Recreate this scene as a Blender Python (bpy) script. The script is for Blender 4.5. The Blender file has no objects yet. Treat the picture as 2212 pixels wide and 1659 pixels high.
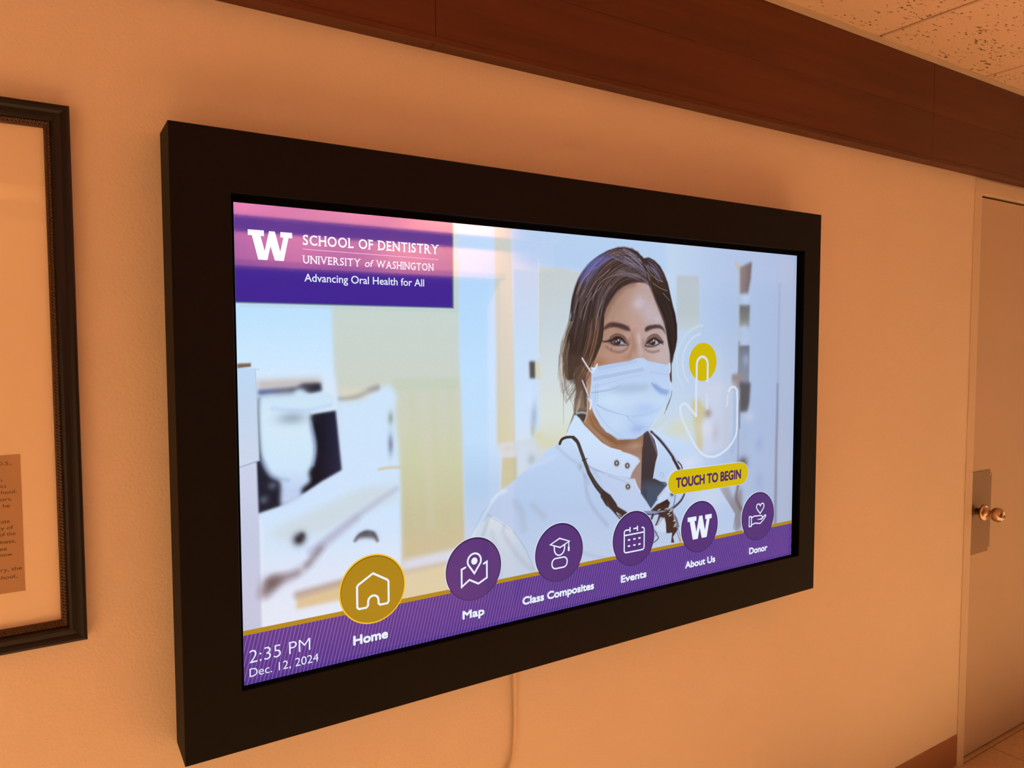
import bpy, bmesh, math, random
import numpy as np
from mathutils import Vector, Matrix
from mathutils.geometry import tessellate_polygon

random.seed(4)
SC = bpy.context.scene
COL = SC.collection
UNIT = 0.894                    # metres per unit of the survey (survey origin: lower left corner of the lit picture)
FZ = 1.087                   # height of that corner above the floor, in survey units
def V(x, y, z): return Vector((x * UNIT, y * UNIT, (z + FZ) * UNIT))

# ------------------------------------------------------------------ camera, world, lights, exposure
cam = bpy.data.cameras.new('camera'); cam.sensor_width = 36.0; cam.sensor_fit = 'HORIZONTAL'
cam.lens = 36.0 * 1597.66 / 2212.0; cam.clip_start = 0.02
cam_ob = bpy.data.objects.new('camera', cam); COL.objects.link(cam_ob)
right = Vector((0.844893, -0.534933, -0.001741)); fwd = Vector((0.534001, 0.843604, -0.056343)); up = Vector((0.031608, 0.046674, 0.998410))
M4 = Matrix((right, up, -fwd)).transposed().to_4x4(); M4.translation = V(-0.30001, -1.498663, 0.644910)
cam_ob.matrix_world = M4
SC.camera = cam_ob
SC.view_settings.view_transform = 'Standard'; SC.view_settings.look = 'None'
SC.view_settings.exposure = 0.0; SC.view_settings.gamma = 1.0; SC.view_settings.use_curve_mapping = False
world = bpy.data.worlds.new('world'); SC.world = world; world.use_nodes = True
world.node_tree.nodes['Background'].inputs[0].default_value = (1.0, 0.55, 0.25, 1); world.node_tree.nodes['Background'].inputs[1].default_value = 0.0

WARM = (1.0, 0.71, 0.44)
def spot(name, loc, aim, watts, cone=100, blend=.6, radius=.05, col=WARM):
    l = bpy.data.lights.new(name, 'SPOT'); l.energy = watts; l.spot_size = math.radians(cone); l.spot_blend = blend
    l.shadow_soft_size = radius; l.color = col
    o = bpy.data.objects.new(name, l); COL.objects.link(o); o.location = loc
    o.rotation_euler = (Vector(aim) - Vector(loc)).to_track_quat('-Z', 'Y').to_euler(); return o
def point(name, loc, watts, radius=.2, col=WARM):
    l = bpy.data.lights.new(name, 'POINT'); l.energy = watts; l.shadow_soft_size = radius; l.color = col
    o = bpy.data.objects.new(name, l); COL.objects.link(o); o.location = loc; return o
for x, w, c in ((-.55, 60, (1.0, .45, .18)), (.50, 150, (1.0, .32, .34)), (1.05, 160, (1.0, .35, .28)), (1.60, 250, (1.0, .38, .22))):   # warm accent lamps grazing the far wall above the doorway
    spot('accent_lamp', (x, -1.92, 2.42), (x, -2.4, 2.02), w, 92, .8, .05, c)
for x in (-2.0, -.6, .8, 2.2, 3.6, 5.0):                  # added spots on the hall floor; their bounce lights the wall from below
    spot('bounce_spot', (x, -1.12, 2.42), (x, -1.12, 0), 905, 45, .6, .06)
point('fill_light', (9.0, -3.4, 1.1), 130, .6)            # added soft fill for the front wall, from right and left
point('fill_light', (-2.0, -1.9, .9), 15, .35)


# ------------------------------------------------------------------ materials
def lin(c): return tuple(((v / 255) / 12.92 if v / 255 <= .04045 else ((v / 255 + .055) / 1.055) ** 2.4) for v in c)
def nmat(name):
    m = bpy.data.materials.new(name); m.use_nodes = True; nt = m.node_tree
    return m, nt, nt.nodes['Principled BSDF']
def plain(name, c, rough=.6, metal=0., spec=.5):
    m, nt, b = nmat(name); b.inputs['Base Color'].default_value = (*c, 1); b.inputs['Roughness'].default_value = rough
    b.inputs['Metallic'].default_value = metal; b.inputs['Specular IOR Level'].default_value = spec; return m
def noise(nt, scale, detail=4, rough=.5, stretch=None):
    n = nt.nodes.new('ShaderNodeTexNoise'); n.inputs['Scale'].default_value = scale; n.inputs['Detail'].default_value = detail
    n.inputs['Roughness'].default_value = rough
    tc = nt.nodes.new('ShaderNodeTexCoord')
    if stretch:
        mp = nt.nodes.new('ShaderNodeMapping'); mp.inputs['Scale'].default_value = stretch
        nt.links.new(tc.outputs['Object'], mp.inputs['Vector']); nt.links.new(mp.outputs['Vector'], n.inputs['Vector'])
    else: nt.links.new(tc.outputs['Object'], n.inputs['Vector'])
    return n
def ramp(nt, src, stops):
    r = nt.nodes.new('ShaderNodeValToRGB'); e = r.color_ramp.elements
    while len(e) < len(stops): e.new(.5)
    for k, (p, c) in enumerate(stops): e[k].position = p; e[k].color = (*c, 1) if len(c) == 3 else c
    nt.links.new(src, r.inputs['Fac']); return r
def bump(nt, b, src, dist, strength=1.):
    n = nt.nodes.new('ShaderNodeBump'); n.inputs['Distance'].default_value = dist; n.inputs['Strength'].default_value = strength
    nt.links.new(src, n.inputs['Height']); nt.links.new(n.outputs['Normal'], b.inputs['Normal'])

def wall_paint(name, base, dist=.002, rough=.62):
    m, nt, b = nmat(name); b.inputs['Roughness'].default_value = rough; b.inputs['Specular IOR Level'].default_value = .35
    n1 = noise(nt, 170, 3, .55); n2 = noise(nt, 1.7, 3)
    r = ramp(nt, n2.outputs['Fac'], [(.3, tuple(v * .96 for v in base)), (.7, base)]); nt.links.new(r.outputs['Color'], b.inputs['Base Color'])
    bump(nt, b, n1.outputs['Fac'], dist, .55); return m
M_WALL = wall_paint('cream orange peel wall paint', (.78, .66, .51))
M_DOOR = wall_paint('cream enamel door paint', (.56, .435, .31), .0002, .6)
M_BASE = plain('brown vinyl base', (.30, .125, .05), .5)
def wood():
    m, nt, b = nmat('red brown veneer'); b.inputs['Roughness'].default_value = .5; b.inputs['Specular IOR Level'].default_value = .3
    n = noise(nt, 3.2, 8, .6, (.35, 6, 9)); n2 = noise(nt, 1.1, 3, .5, (.8, 2, 2)); n3 = noise(nt, 26, 2, .5, (.35, 2, 6))
    r = ramp(nt, n.outputs['Fac'], [(.32, (.080, .020, .0045)), (.55, (.107, .028, .006)), (.75, (.128, .037, .009))])
    mx = nt.nodes.new('ShaderNodeMix'); mx.data_type = 'RGBA'; mx.blend_type = 'MULTIPLY'; mx.inputs['Factor'].default_value = .55
    r2 = ramp(nt, n2.outputs['Fac'], [(.3, (.68, .6, .6)), (.7, (1.1, 1.05, 1))])
    nt.links.new(r.outputs['Color'], mx.inputs['A']); nt.links.new(r2.outputs['Color'], mx.inputs['B'])
    mk = nt.nodes.new('ShaderNodeMix'); mk.data_type = 'RGBA'; mk.blend_type = 'MULTIPLY'; mk.inputs['Factor'].default_value = 1.
    r3 = ramp(nt, n3.outputs['Fac'], [(.20, (.25, .2, .2)), (.235, (1, 1, 1))])
    nt.links.new(mx.outputs['Result'], mk.inputs['A']); nt.links.new(r3.outputs['Color'], mk.inputs['B'])
    nt.links.new(mk.outputs['Result'], b.inputs['Base Color']); return m
M_WOOD = wood()
def tile():
    m, nt, b = nmat('fissured ceiling tile'); b.inputs['Roughness'].default_value = .9; b.inputs['Specular IOR Level'].default_value = .1
    n = noise(nt, 88, 3, .62, (.6, 1.2, 1)); n2 = noise(nt, 11, 2)
    add = nt.nodes.new('ShaderNodeMath'); add.operation = 'MULTIPLY_ADD'; add.inputs[1].default_value = .28
    nt.links.new(n2.outputs['Fac'], add.inputs[0]); nt.links.new(n.outputs['Fac'], add.inputs[2])
    r = ramp(nt, add.outputs[0], [(.472, (.24, .15, .08)), (.522, (.74, .55, .40))]); nt.links.new(r.outputs['Color'], b.inputs['Base Color'])
    r2 = ramp(nt, add.outputs[0], [(.455, (0, 0, 0)), (.52, (1, 1, 1))]); bump(nt, b, r2.outputs['Color'], .002, .9); return m
M_TILE = tile()
def floor_mat():
    m, nt, b = nmat('tan vinyl composition tile'); b.inputs['Roughness'].default_value = .35
    n = noise(nt, 40, 5, .6); r = ramp(nt, n.outputs['Fac'], [(.3, (.49, .355, .23)), (.7, (.62, .445, .285))])
    br = nt.nodes.new('ShaderNodeTexBrick'); br.offset = 0.; br.inputs['Scale'].default_value = 1.; br.inputs['Mortar Size'].default_value = .0025
    br.inputs['Brick Width'].default_value = .305; br.inputs['Row Height'].default_value = .305; br.inputs['Mortar'].default_value = (.26, .15, .07, 1)
    tc = nt.nodes.new('ShaderNodeTexCoord'); nt.links.new(tc.outputs['Object'], br.inputs['Vector'])
    nt.links.new(r.outputs['Color'], br.inputs['Color1']); nt.links.new(r.outputs['Color'], br.inputs['Color2'])
    nt.links.new(br.outputs['Color'], b.inputs['Base Color']); return m
M_FLOOR = floor_mat()
M_METAL = plain('light grey metal angle', (.62, .50, .36), .45, .0)
M_BEZEL = plain('matt black laminate', (.0036, .0030, .0034), .6, 0, .14)
M_BORDER = plain('black panel border', (.0015, .0012, .0012), .9, 0, .05)
M_BLACK = plain('black picture moulding', (.006, .004, .004), .4, 0, .3)
M_BEAD = plain('antique bronze beading', (.085, .046, .022), .34, .6)
M_MAT = wall_paint('cream mat board', (.84, .70, .52), .0001, .9)
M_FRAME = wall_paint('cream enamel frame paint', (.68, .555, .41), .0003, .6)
M_PLAQ = plain('tan card plaque', (.44, .27, .14), .8)
M_INK = plain('dark brown print', (.09, .04, .015), .8)
M_STEEL = plain('brushed nickel', (.60, .44, .30), .3, 1.0)
M_PLATE = plain('brushed bronze plate', (.27, .17, .10), .5, .7)
M_CORD = plain('beige cord sheath', (.74, .57, .40), .5)
M_DARK = plain('dark unlit surface', (.05, .03, .02), .8)  # near-black stands in for the lobby being unlit, keeps its reflection dim
def glass():
    m = bpy.data.materials.new('picture glass'); m.use_nodes = True; nt = m.node_tree; nt.nodes.clear()
    o = nt.nodes.new('ShaderNodeOutputMaterial'); t = nt.nodes.new('ShaderNodeBsdfTransparent'); g = nt.nodes.new('ShaderNodeBsdfGlossy')
    g.inputs['Roughness'].default_value = .01; f = nt.nodes.new('ShaderNodeFresnel'); f.inputs['IOR'].default_value = 1.5; x = nt.nodes.new('ShaderNodeMixShader')
    gm = nt.nodes.new('ShaderNodeNewGeometry'); iv_ = nt.nodes.new('ShaderNodeMath'); iv_.operation = 'SUBTRACT'; iv_.inputs[0].default_value = 1.; nt.links.new(gm.outputs['Backfacing'], iv_.inputs[1])
    mu = nt.nodes.new('ShaderNodeMath'); mu.operation = 'MULTIPLY'; nt.links.new(f.outputs[0], mu.inputs[0]); nt.links.new(iv_.outputs[0], mu.inputs[1]); nt.links.new(mu.outputs[0], x.inputs[0]); nt.links.new(t.outputs[0], x.inputs[1]); nt.links.new(g.outputs[0], x.inputs[2]); nt.links.new(x.outputs[0], o.inputs[0]); return m
M_GLASS = glass()
SCREEN_IOR = 1.9
def lit(name, c, strength=1., gloss=True):
    m, nt, b = nmat(name); b.inputs['Base Color'].default_value = (.004, .004, .004, 1); b.inputs['Roughness'].default_value = .035
    b.inputs['IOR'].default_value = SCREEN_IOR; b.inputs['Emission Color'].default_value = (*lin(c), 1); b.inputs['Emission Strength'].default_value = strength
    return m

# ------------------------------------------------------------------ mesh helpers
def link(name, bm, mats, parent=None, loc=(0, 0, 0), smooth=False):
    me = bpy.data.meshes.new(name); bm.normal_update(); bm.to_mesh(me); bm.free()
    for m in (mats if isinstance(mats, list) else [mats]): me.materials.append(m)
    if smooth:
        for p in me.polygons: p.use_smooth = True
    o = bpy.data.objects.new(name, me); COL.objects.link(o); o.location = loc
    if parent: o.parent = parent
    return o
def tag(o, label, cat, group=None):
    o['label'] = label; o['category'] = cat
    if group: o['group'] = group
    return o
def struct(o, label=None, cat=None):
    o['kind'] = 'structure'
    if label: o['label'] = label
    if cat: o['category'] = cat
    return o
def empty(name, loc, label, cat, group=None):
    o = bpy.data.objects.new(name, None); COL.objects.link(o); o.location = loc; o.empty_display_size = .1
    return tag(o, label, cat, group)
def box(bm, lo, hi, bev=0., seg=2, mi=0):
    r = bmesh.ops.create_cube(bm, size=1.0); vs = r['verts']
    for v in vs: v.co = Vector(tuple(lo[k] + (v.co[k] + .5) * (hi[k] - lo[k]) for k in range(3)))
    fs = list({f for v in vs for f in v.link_faces})
    for f in fs: f.material_index = mi
    if bev:
        g = bmesh.ops.bevel(bm, geom=list({e for v in vs for e in v.link_edges}), offset=bev, segments=seg, affect='EDGES', profile=.6)
        for f in g['faces']: f.material_index = mi
def lathe(bm, prof, origin, axis, n=32, mi=0):
    # profile of (distance along the axis, radius)
    ax = Vector(axis).normalized(); u = ax.orthogonal().normalized(); w = ax.cross(u); o = Vector(origin); rings = []
    for d, r in prof:
        rings.append([bm.verts.new(o + ax * d + (u * math.cos(t) + w * math.sin(t)) * max(r, 1e-5)) for t in [2 * math.pi * k / n for k in range(n)]])
    for a, b in zip(rings, rings[1:]):
        for k in range(n):
            f = bm.faces.new((a[k], a[(k + 1) % n], b[(k + 1) % n], b[k])); f.material_index = mi; f.smooth = True
    for ring in (rings[0], rings[-1]):
        f = bm.faces.new(ring); f.material_index = mi
    bmesh.ops.recalc_face_normals(bm, faces=bm.faces)
def tube(bm, pts, r, n=12):
    pts = [Vector(q) for q in pts]; rings = []
    for i, q in enumerate(pts):
        t = (pts[min(i + 1, len(pts) - 1)] - pts[max(i - 1, 0)]).normalized(); u = t.cross(Vector((0, 1, 0))).normalized(); w = t.cross(u)
        rings.append([bm.verts.new(q + (u * math.cos(a) + w * math.sin(a)) * r) for a in [2 * math.pi * k / n for k in range(n)]])
    for a, b in zip(rings, rings[1:]):
        for k in range(n): bm.faces.new((a[k], a[(k + 1) % n], b[(k + 1) % n], b[k])).smooth = True
    bm.faces.new(rings[0]); bm.faces.new(rings[-1]); bmesh.ops.recalc_face_normals(bm, faces=bm.faces)
def ring_frame(bm, o, i, prof, mi=0):
    # mitred frame: o = outer (x0, x1, z0, z1), i = inner; prof = list of (t across 0..1 from outer to inner, y)
    loops = []
    for t, y in prof:
        x0, x1, z0, z1 = [o[k] + (i[k] - o[k]) * t for k in range(4)]
        loops.append([bm.verts.new(q) for q in ((x0, y, z0), (x1, y, z0), (x1, y, z1), (x0, y, z1))])
    for a, b in zip(loops, loops[1:]):
        for k in range(4): bm.faces.new((a[k], a[(k + 1) % 4], b[(k + 1) % 4], b[k])).material_index = mi
    bmesh.ops.recalc_face_normals(bm, faces=bm.faces)
# ------------------------------------------------------------------ the room
CEIL = (1.6304 + FZ) * UNIT                                  # 2.43 m
BZ0 = (1.2846 + FZ) * UNIT                                   # underside of the wooden fascia
DX0, DX1 = 2.485, 3.49                                    # outer edges of the door frame
JX0, JX1 = 2.535, 3.44                                    # door leaf
HEAD = (1.2225 + FZ) * UNIT                                  # top of the door opening
bm = bmesh.new()
box(bm, (-3.2, 0, 0), (DX0, .16, CEIL)); box(bm, (DX1, 0, 0), (12.0, .16, CEIL)); box(bm, (DX0, 0, HEAD + .05), (DX1, .16, CEIL))
struct(link('wall_front', bm, M_WALL))
bm = bmesh.new(); box(bm, (-3.2, -9.2, -.05), (12.0, .16, 0)); struct(link('floor', bm, M_FLOOR))
# ceiling: lay-in panels 0.61 m wide with open shadow joints between them
bm = bmesh.new(); x = 1.8069 - .61 * 9
while x < 12.0:
    y = -.045
    while y > -9.2:
        box(bm, (x + .0065, max(y - 1.207, -9.2), CEIL), (x + .6035, y, CEIL + .016), .003, 1); y -= 1.22
    x += .61
box(bm, (-3.2, -9.2, CEIL + .016), (12.0, .16, CEIL + .03), mi=1)
struct(link('ceiling', bm, [M_TILE, M_DARK]))
# wooden fascia along the top of the wall: two rows of veneer boards with butt joints, and a bead along the bottom
bm = bmesh.new(); yb = -.0358; zm = (1.4536 + FZ) * UNIT
for a, b in ((-3.2, .386), (.386, 2.141), (2.141, 12.0)):
    box(bm, (a + .0004, yb, zm + .0004), (b - .0004, 0, CEIL), .0007, 1); box(bm, (a + .0004, yb, BZ0), (b - .0004, 0, zm - .0004), .0007, 1)
box(bm, (-3.2, yb - .0025, BZ0), (12.0, yb, BZ0 + .012), .001, 1)
struct(link('trim_1', bm, M_WOOD))
bm = bmesh.new(); box(bm, (-3.2, -.060, CEIL - .0035), (12.0, yb, CEIL - .0005)); struct(link('trim_2', bm, M_METAL))
# vinyl base along the foot of the wall
bm = bmesh.new(); zt = .1275
for a, b in ((-3.2, DX0 - .002), (DX1 + .002, 12.0)):
    box(bm, (a, -.004, 0), (b, 0, zt), .0015, 1)
    vs = [bm.verts.new(q) for q in ((a, -.004, .014), (b, -.004, .014), (b, -.016, 0), (a, -.016, 0))]; bm.faces.new(vs)
struct(link('baseboard_front', bm, M_BASE))
# door with a steel frame
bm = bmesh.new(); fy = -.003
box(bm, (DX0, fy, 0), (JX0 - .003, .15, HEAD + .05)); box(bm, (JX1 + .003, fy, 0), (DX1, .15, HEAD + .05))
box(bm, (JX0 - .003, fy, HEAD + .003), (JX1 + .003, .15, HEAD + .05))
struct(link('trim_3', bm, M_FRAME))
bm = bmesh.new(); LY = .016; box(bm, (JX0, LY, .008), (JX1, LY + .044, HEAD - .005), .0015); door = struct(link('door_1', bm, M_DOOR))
kx, kz = 2.600, .928
bm = bmesh.new(); box(bm, (JX0 + .002, LY - .003, .768), (2.703, LY, 1.0725), .0)
es = [e for e in bm.edges if abs(e.verts[0].co.x - 2.703) < 1e-5 and abs(e.verts[1].co.x - 2.703) < 1e-5 and abs(e.verts[0].co.z - e.verts[1].co.z) < 1e-6]
bmesh.ops.bevel(bm, geom=es, offset=.012, segments=5, affect='EDGES'); plate = link('push_plate', bm, M_PLATE, door)
for z in (.782, 1.058):
    bm = bmesh.new(); lathe(bm, [(0, .0045), (.001, .0042), (.0018, .002)], (2.690, LY - .003, z), (0, -1, 0), 14); link('screw', bm, M_STEEL, plate)
bm = bmesh.new()
lathe(bm, [(0, .013), (.022, .013), (.022, .018), (.024, .029), (.028, .0315), (.033, .030), (.036, .024), (.037, .014), (.048, .0105), (.052, .0115), (.055, .016), (.060, .0215), (.067, .0250), (.075, .0258), (.083, .0245), (.090, .0195), (.094, .013), (.0945, .0085), (.0925, .008), (.0925, .0)], (kx, LY, kz), (0, -1, 0), 40)
link('door_knob', bm, M_STEEL, door, smooth=True)

# far side of the hall: the wall whose reflection lies across the top of the screen, with a doorway to a dark lobby
OY = -2.4; OX0, OX1, OZ = .22, 1.93, 1.905
bm = bmesh.new()
box(bm, (-3.2, OY - .14, 0), (OX0, OY, CEIL)); box(bm, (OX1, OY - .14, 0), (2.02, OY, CEIL)); box(bm, (OX0, OY - .14, OZ), (OX1, OY, CEIL)); box(bm, (2.02, OY - .14, OZ + .06), (2.30, OY, CEIL))
struct(link('wall_back', bm, M_WALL))
bm = bmesh.new(); box(bm, (-3.2, OY, 2.19), (2.30, OY + .035, CEIL)); struct(link('trim_4', bm, M_WOOD))
bm = bmesh.new(); box(bm, (-3.2, OY, 2.125), (2.30, OY + .09, 2.1895), .002); struct(link('trim_5', bm, M_WALL))
bm = bmesh.new(); box(bm, (OX0 - .04, OY, OZ - .0), (OX1 + .03, OY + .008, OZ + .032), .001); struct(link('trim_6', bm, M_DOOR))
bm = bmesh.new()
box(bm, (-3.2, -9.2, 0), (12.0, -9.0, CEIL))
struct(link('wall_lobby', bm, M_DARK))
bm = bmesh.new(); box(bm, (-3.3, -9.2, 0), (-3.2, .16, CEIL)); struct(link('wall_left', bm, M_WALL))
bm = bmesh.new(); box(bm, (12.0, -9.2, 0), (12.1, .16, CEIL)); struct(link('wall_right', bm, M_WALL))
# ------------------------------------------------------------------ framed notice at the left
FX0, FX1, FZ0, FZ1 = -.82, -.2235, 1.083, 1.9055
fr = empty('picture_frame', (FX0, 0, FZ0), 'black picture frame with a beaded bronze inner edge, hanging left of the screen', 'picture frame')
def at(o, p): return tuple(p[k] - o.location[k] for k in range(3))
def sub(bm, o):
    for v in bm.verts: v.co -= o.location
    return bm
O4 = (FX0, FX1, FZ0, FZ1); B4 = (FX0 + .0255, FX1 - .0255, FZ0 + .0255, FZ1 - .0255); I4 = (FX0 + .0345, FX1 - .0345, FZ0 + .0345, FZ1 - .0345)
bm = bmesh.new(); ring_frame(bm, O4, B4, [(0, 0), (0, -.020), (.05, -.0225), (.18, -.0235), (.35, -.0222), (.5, -.0195), (.62, -.0200), (.78, -.0205), (.92, -.0190), (1, -.0165), (1, -.002), (0, 0)])
link('frame_moulding', sub(bm, fr), M_BLACK, fr)
bm = bmesh.new(); ring_frame(bm, B4, I4, [(0, -.002), (0, -.015), (.12, -.0155), (.85, -.0120), (1, -.0095), (1, -.0055), (0, -.002)])
ico = bmesh.new(); bmesh.ops.create_icosphere(ico, subdivisions=2, radius=1.); iv = [v.co.copy() for v in ico.verts]; iff = [[v.index for v in f.verts] for f in ico.faces]; ico.free()
bv, bf = [], []
for row, (t, y, r) in enumerate(((.26, -.0150, .0019), (.68, -.0132, .0017))):
    x0, x1, z0, z1 = [B4[k] + (I4[k] - B4[k]) * t for k in range(4)]
    for (ax, az), (cx, cz) in zip(((x0, z0), (x1, z0), (x1, z1), (x0, z1)), ((x1, z0), (x1, z1), (x0, z1), (x0, z0))):
        L = math.hypot(cx - ax, cz - az); n = int(L / .0049)
        for k in range(n):
            s = (k + .5 * row) / n; c = Vector((ax + (cx - ax) * s, y, az + (cz - az) * s)); b0 = len(bv)
            bv += [c + q * r for q in iv]; bf += [[b0 + q for q in f] for f in iff]
vs = [bm.verts.new(q) for q in bv]
for f in bf: bm.faces.new([vs[q] for q in f]).smooth = True
link('bead_trim', sub(bm, fr), M_BEAD, fr)
bm = bmesh.new(); box(bm, (I4[0] - .003, -.0048, I4[2] - .003), (I4[1] + .003, -.0025, I4[3] + .003)); link('mat_board', sub(bm, fr), M_MAT, fr)
pb = bmesh.new(); box(pb, (-.74, -.0056, 1.1715), (-.3030, -.0049, 1.3805)); bm = bmesh.new(); v4 = [bm.verts.new(q) for q in ((I4[0], -.0085, I4[2]), (I4[1], -.0085, I4[2]), (I4[1], -.0085, I4[3]), (I4[0], -.0085, I4[3]))]; bm.faces.new(v4)
link('glass_pane', sub(bm, fr), M_GLASS, fr)

# lettering: the outlines of Blender's own font, as flat meshes
_cache = {}
def glyphs(text, weight=0., spacing=1.):
    key = (text, weight, spacing)
    if key in _cache: return _cache[key]
    cu = bpy.data.curves.new('lettering', 'FONT'); cu.body = text; cu.size = 1.; cu.offset = weight; cu.space_character = spacing; cu.resolution_u = 5
    o = bpy.data.objects.new('lettering', cu); COL.objects.link(o); bpy.context.view_layer.update()
    me = o.evaluated_get(bpy.context.evaluated_depsgraph_get()).to_mesh()
    r = ([(v.co.x, v.co.y) for v in me.vertices], [tuple(p.vertices) for p in me.polygons])
    bpy.data.objects.remove(o); bpy.data.curves.remove(cu); _cache[key] = r; return r
_hh = glyphs('H')[0]; CAP = max(q[1] for q in _hh)
def fit(text, x0, x1, base, cap, weight=0., spacing=1., shear=0., cap_ref=None):
    """lettering fitted between x0 and x1 on a baseline (y up); returns points, faces"""
    p, f = glyphs(text, weight, spacing); a, b = min(q[0] for q in p), max(q[0] for q in p); kx = (x1 - x0) / (b - a); ky = cap / CAP
    return [(x0 + (q[0] - a) * kx + shear * q[1] * ky, base + q[1] * ky) for q in p], f

# the ends of the lines that show inside the frame, right edges and baselines in metres
bm = pb
for text, xr, z in (('D.D.S.,', -.3137, 1.3690), ('n', -.3265, 1.3440), ('Orthodontics', -.3215, 1.3350), ('of the School.', -.3090, 1.3255), ('for many years,', -.3150, 1.3150), ('and that, he', -.3180, 1.3050),
                    ('advocate', -.3190, 1.2815), ('the Society of', -.3150, 1.2715), ('member of the', -.3125, 1.2620), ('and kindness,', -.3125, 1.2505), ('to see', -.3240, 1.2400), ('all who know', -.3175, 1.2310), ('of dentistry, the', -.3060, 1.2080), ('of the School,', -.3130, 1.1965)):
    w = len(text) * .0039; p, f = fit(text, xr - w, xr, z - .0030, .0054, .004)
    vv = [bm.verts.new((x, -.0058, y)) for x, y in p]
    for q in f:
        try: bm.faces.new([vv[k] for k in q]).material_index = 1
        except ValueError: pass
link('text_plaque', sub(bm, fr), [M_PLAQ, M_INK], fr)

# ------------------------------------------------------------------ the touch screen
W, H = 1.6 * UNIT, .9 * UNIT; SZ0 = FZ * UNIT                      # lit picture: 1.43 x 0.805 m
YF = -.1003 * UNIT; YS = -.0803 * UNIT                          # front of the housing, surface of the screen
BX0, BX1, BZ_0, BZ1 = -.1083 * UNIT, (1.6 + .0855) * UNIT, (FZ - .1152) * UNIT, (FZ + .9 + .1251) * UNIT
tv = empty('touchscreen_display', (BX0, 0, BZ_0), 'large lit touchscreen in a wide matt black housing mounted on the cream wall', 'touchscreen')
bm = bmesh.new(); OP = (-.007, W + .010, SZ0 - .0005, SZ0 + H + .0115)
ring_frame(bm, (BX0, BX1, BZ_0, BZ1), OP, [(0, 0), (0, YF + .0025), (.008, YF + .0008), (.02, YF), (.99, YF), (1, YF + .0012)])
ring_frame(bm, (BX0, BX1, BZ_0, BZ1), OP, [(1, YF + .0012), (1, YS + .004), (1, 0)], 1); bmesh.ops.remove_doubles(bm, verts=bm.verts, dist=1e-6)
link('housing', sub(bm, tv), [M_BEZEL, M_BORDER], tv)
bm = bmesh.new(); box(bm, (OP[0] - .01, YS + .0015, OP[2] - .01), (OP[1] + .01, -.002, OP[3] + .01)); link('panel_border', sub(bm, tv), M_BORDER, tv)

HOMV = (0.00042933008, -9.7406069e-06, -0.21218956, -7.5259416e-05, 0.00078872656, -0.30618199, -0.00027042142, -2.3594721e-05, 1.0)
# ---------------------------------------------------------------- the picture shown on the screen
# The photograph on the display is painted stroke by stroke into a colour per vertex of the
# screen's own mesh (a flat, glowing surface).  Shapes are given on the picture plane.
PW, PH = 1280, 720
HOM = np.array(HOMV).reshape(3, 3)          # traced coordinates -> 0..1 across / down the screen
def to_pic(pts):
    q = np.c_[np.array(pts, float), np.ones(len(pts))] @ HOM.T
    return q[:, :2] / q[:, 2:3] * [PW - 1, PH - 1]
HIN = np.linalg.inv(HOM)
_gx, _gy = np.meshgrid(np.arange(PW) / (PW - 1), np.arange(PH) / (PH - 1))
_g = np.stack([_gx, _gy, np.ones_like(_gx)], -1) @ HIN.T
TX, TY = _g[..., 0] / _g[..., 2], _g[..., 1] / _g[..., 2]
pic = np.zeros((PH, PW, 3)) + [200., 218, 238]
rng = np.random.default_rng(7)

def crop(x0, y0, w, full=2212.):
    k = w / full
    return lambda *p: [(x0 + a * k, y0 + b * k) for a, b in zip(p[0::2], p[1::2])]
A = crop(490, 420, 520); B = crop(490, 760, 520); Cc = crop(490, 1120, 520); D = crop(960, 480, 340)
E = crop(950, 1000, 520); F = crop(1180, 510, 340); G = crop(1180, 720, 340); Hh = crop(1180, 920, 340)
I = crop(1400, 520, 380); J = crop(1400, 770, 380); K = crop(1400, 980, 380); L1 = crop(980, 560, 280)
L2 = crop(980, 760, 280); L3 = crop(980, 940, 280); EY = crop(1280, 670, 200); HR = crop(1320, 530, 160)
SD = crop(1190, 680, 140, 893.); M = crop(700, 980, 300); P = lambda *p: list(zip(p[0::2], p[1::2]))

def spline(pts, closed, n=8):
    p = np.array(pts, float); m = len(p); out = []
    for i in range(m if closed else m - 1):
        if closed: a, b, c, d = p[i - 1], p[i], p[(i + 1) % m], p[(i + 2) % m]
        else: a, b, c, d = p[max(i - 1, 0)], p[i], p[i + 1], p[min(i + 2, m - 1)]
        for t in np.arange(n) / n:
            out.append(.5 * (2 * b + (c - a) * t + (2 * a - 5 * b + 4 * c - d) * t * t + (3 * b - a - 3 * c + d) * t ** 3))
    if not closed: out.append(p[-1])
    return np.array(out)

def blur(m, s):
    if s < .3: return m
    r = int(np.ceil(3 * s)); k = np.exp(-.5 * (np.arange(-r, r + 1) / s) ** 2); k /= k.sum()
    for ax in (0, 1):
        pad = [(0, 0), (0, 0)]; pad[ax] = (r, r)
        q = np.pad(m, pad, mode='edge'); o = np.zeros_like(m)
        for i, w in enumerate(k):
            o += w * (q[i:i + m.shape[0]] if ax == 0 else q[:, i:i + m.shape[1]])
        m = o
    return m

def window(p, pad):
    x0, y0 = np.floor(p.min(0) - pad).astype(int); x1, y1 = np.ceil(p.max(0) + pad).astype(int) + 1
    return max(x0, 0), max(y0, 0), min(x1, PW), min(y1, PH)

def colour(c, x0, y0, x1, y1):
    if isinstance(c, tuple): return np.array(c, float)
    ax, st = c                                          # ['y', [(position, colour), ...]]
    T = (TY if ax == 'y' else TX)[y0:y1, x0:x1]
    return np.stack([np.interp(T, [s[0] for s in st], [s[1][k] for s in st]) for k in range(3)], -1)

CLIP = None
def lay(mask, c, x0, y0, x1, y1):
    if CLIP is not None: mask = mask * CLIP[y0:y1, x0:x1]
    pic[y0:y1, x0:x1] += (colour(c, x0, y0, x1, y1) - pic[y0:y1, x0:x1]) * mask[..., None]

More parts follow.
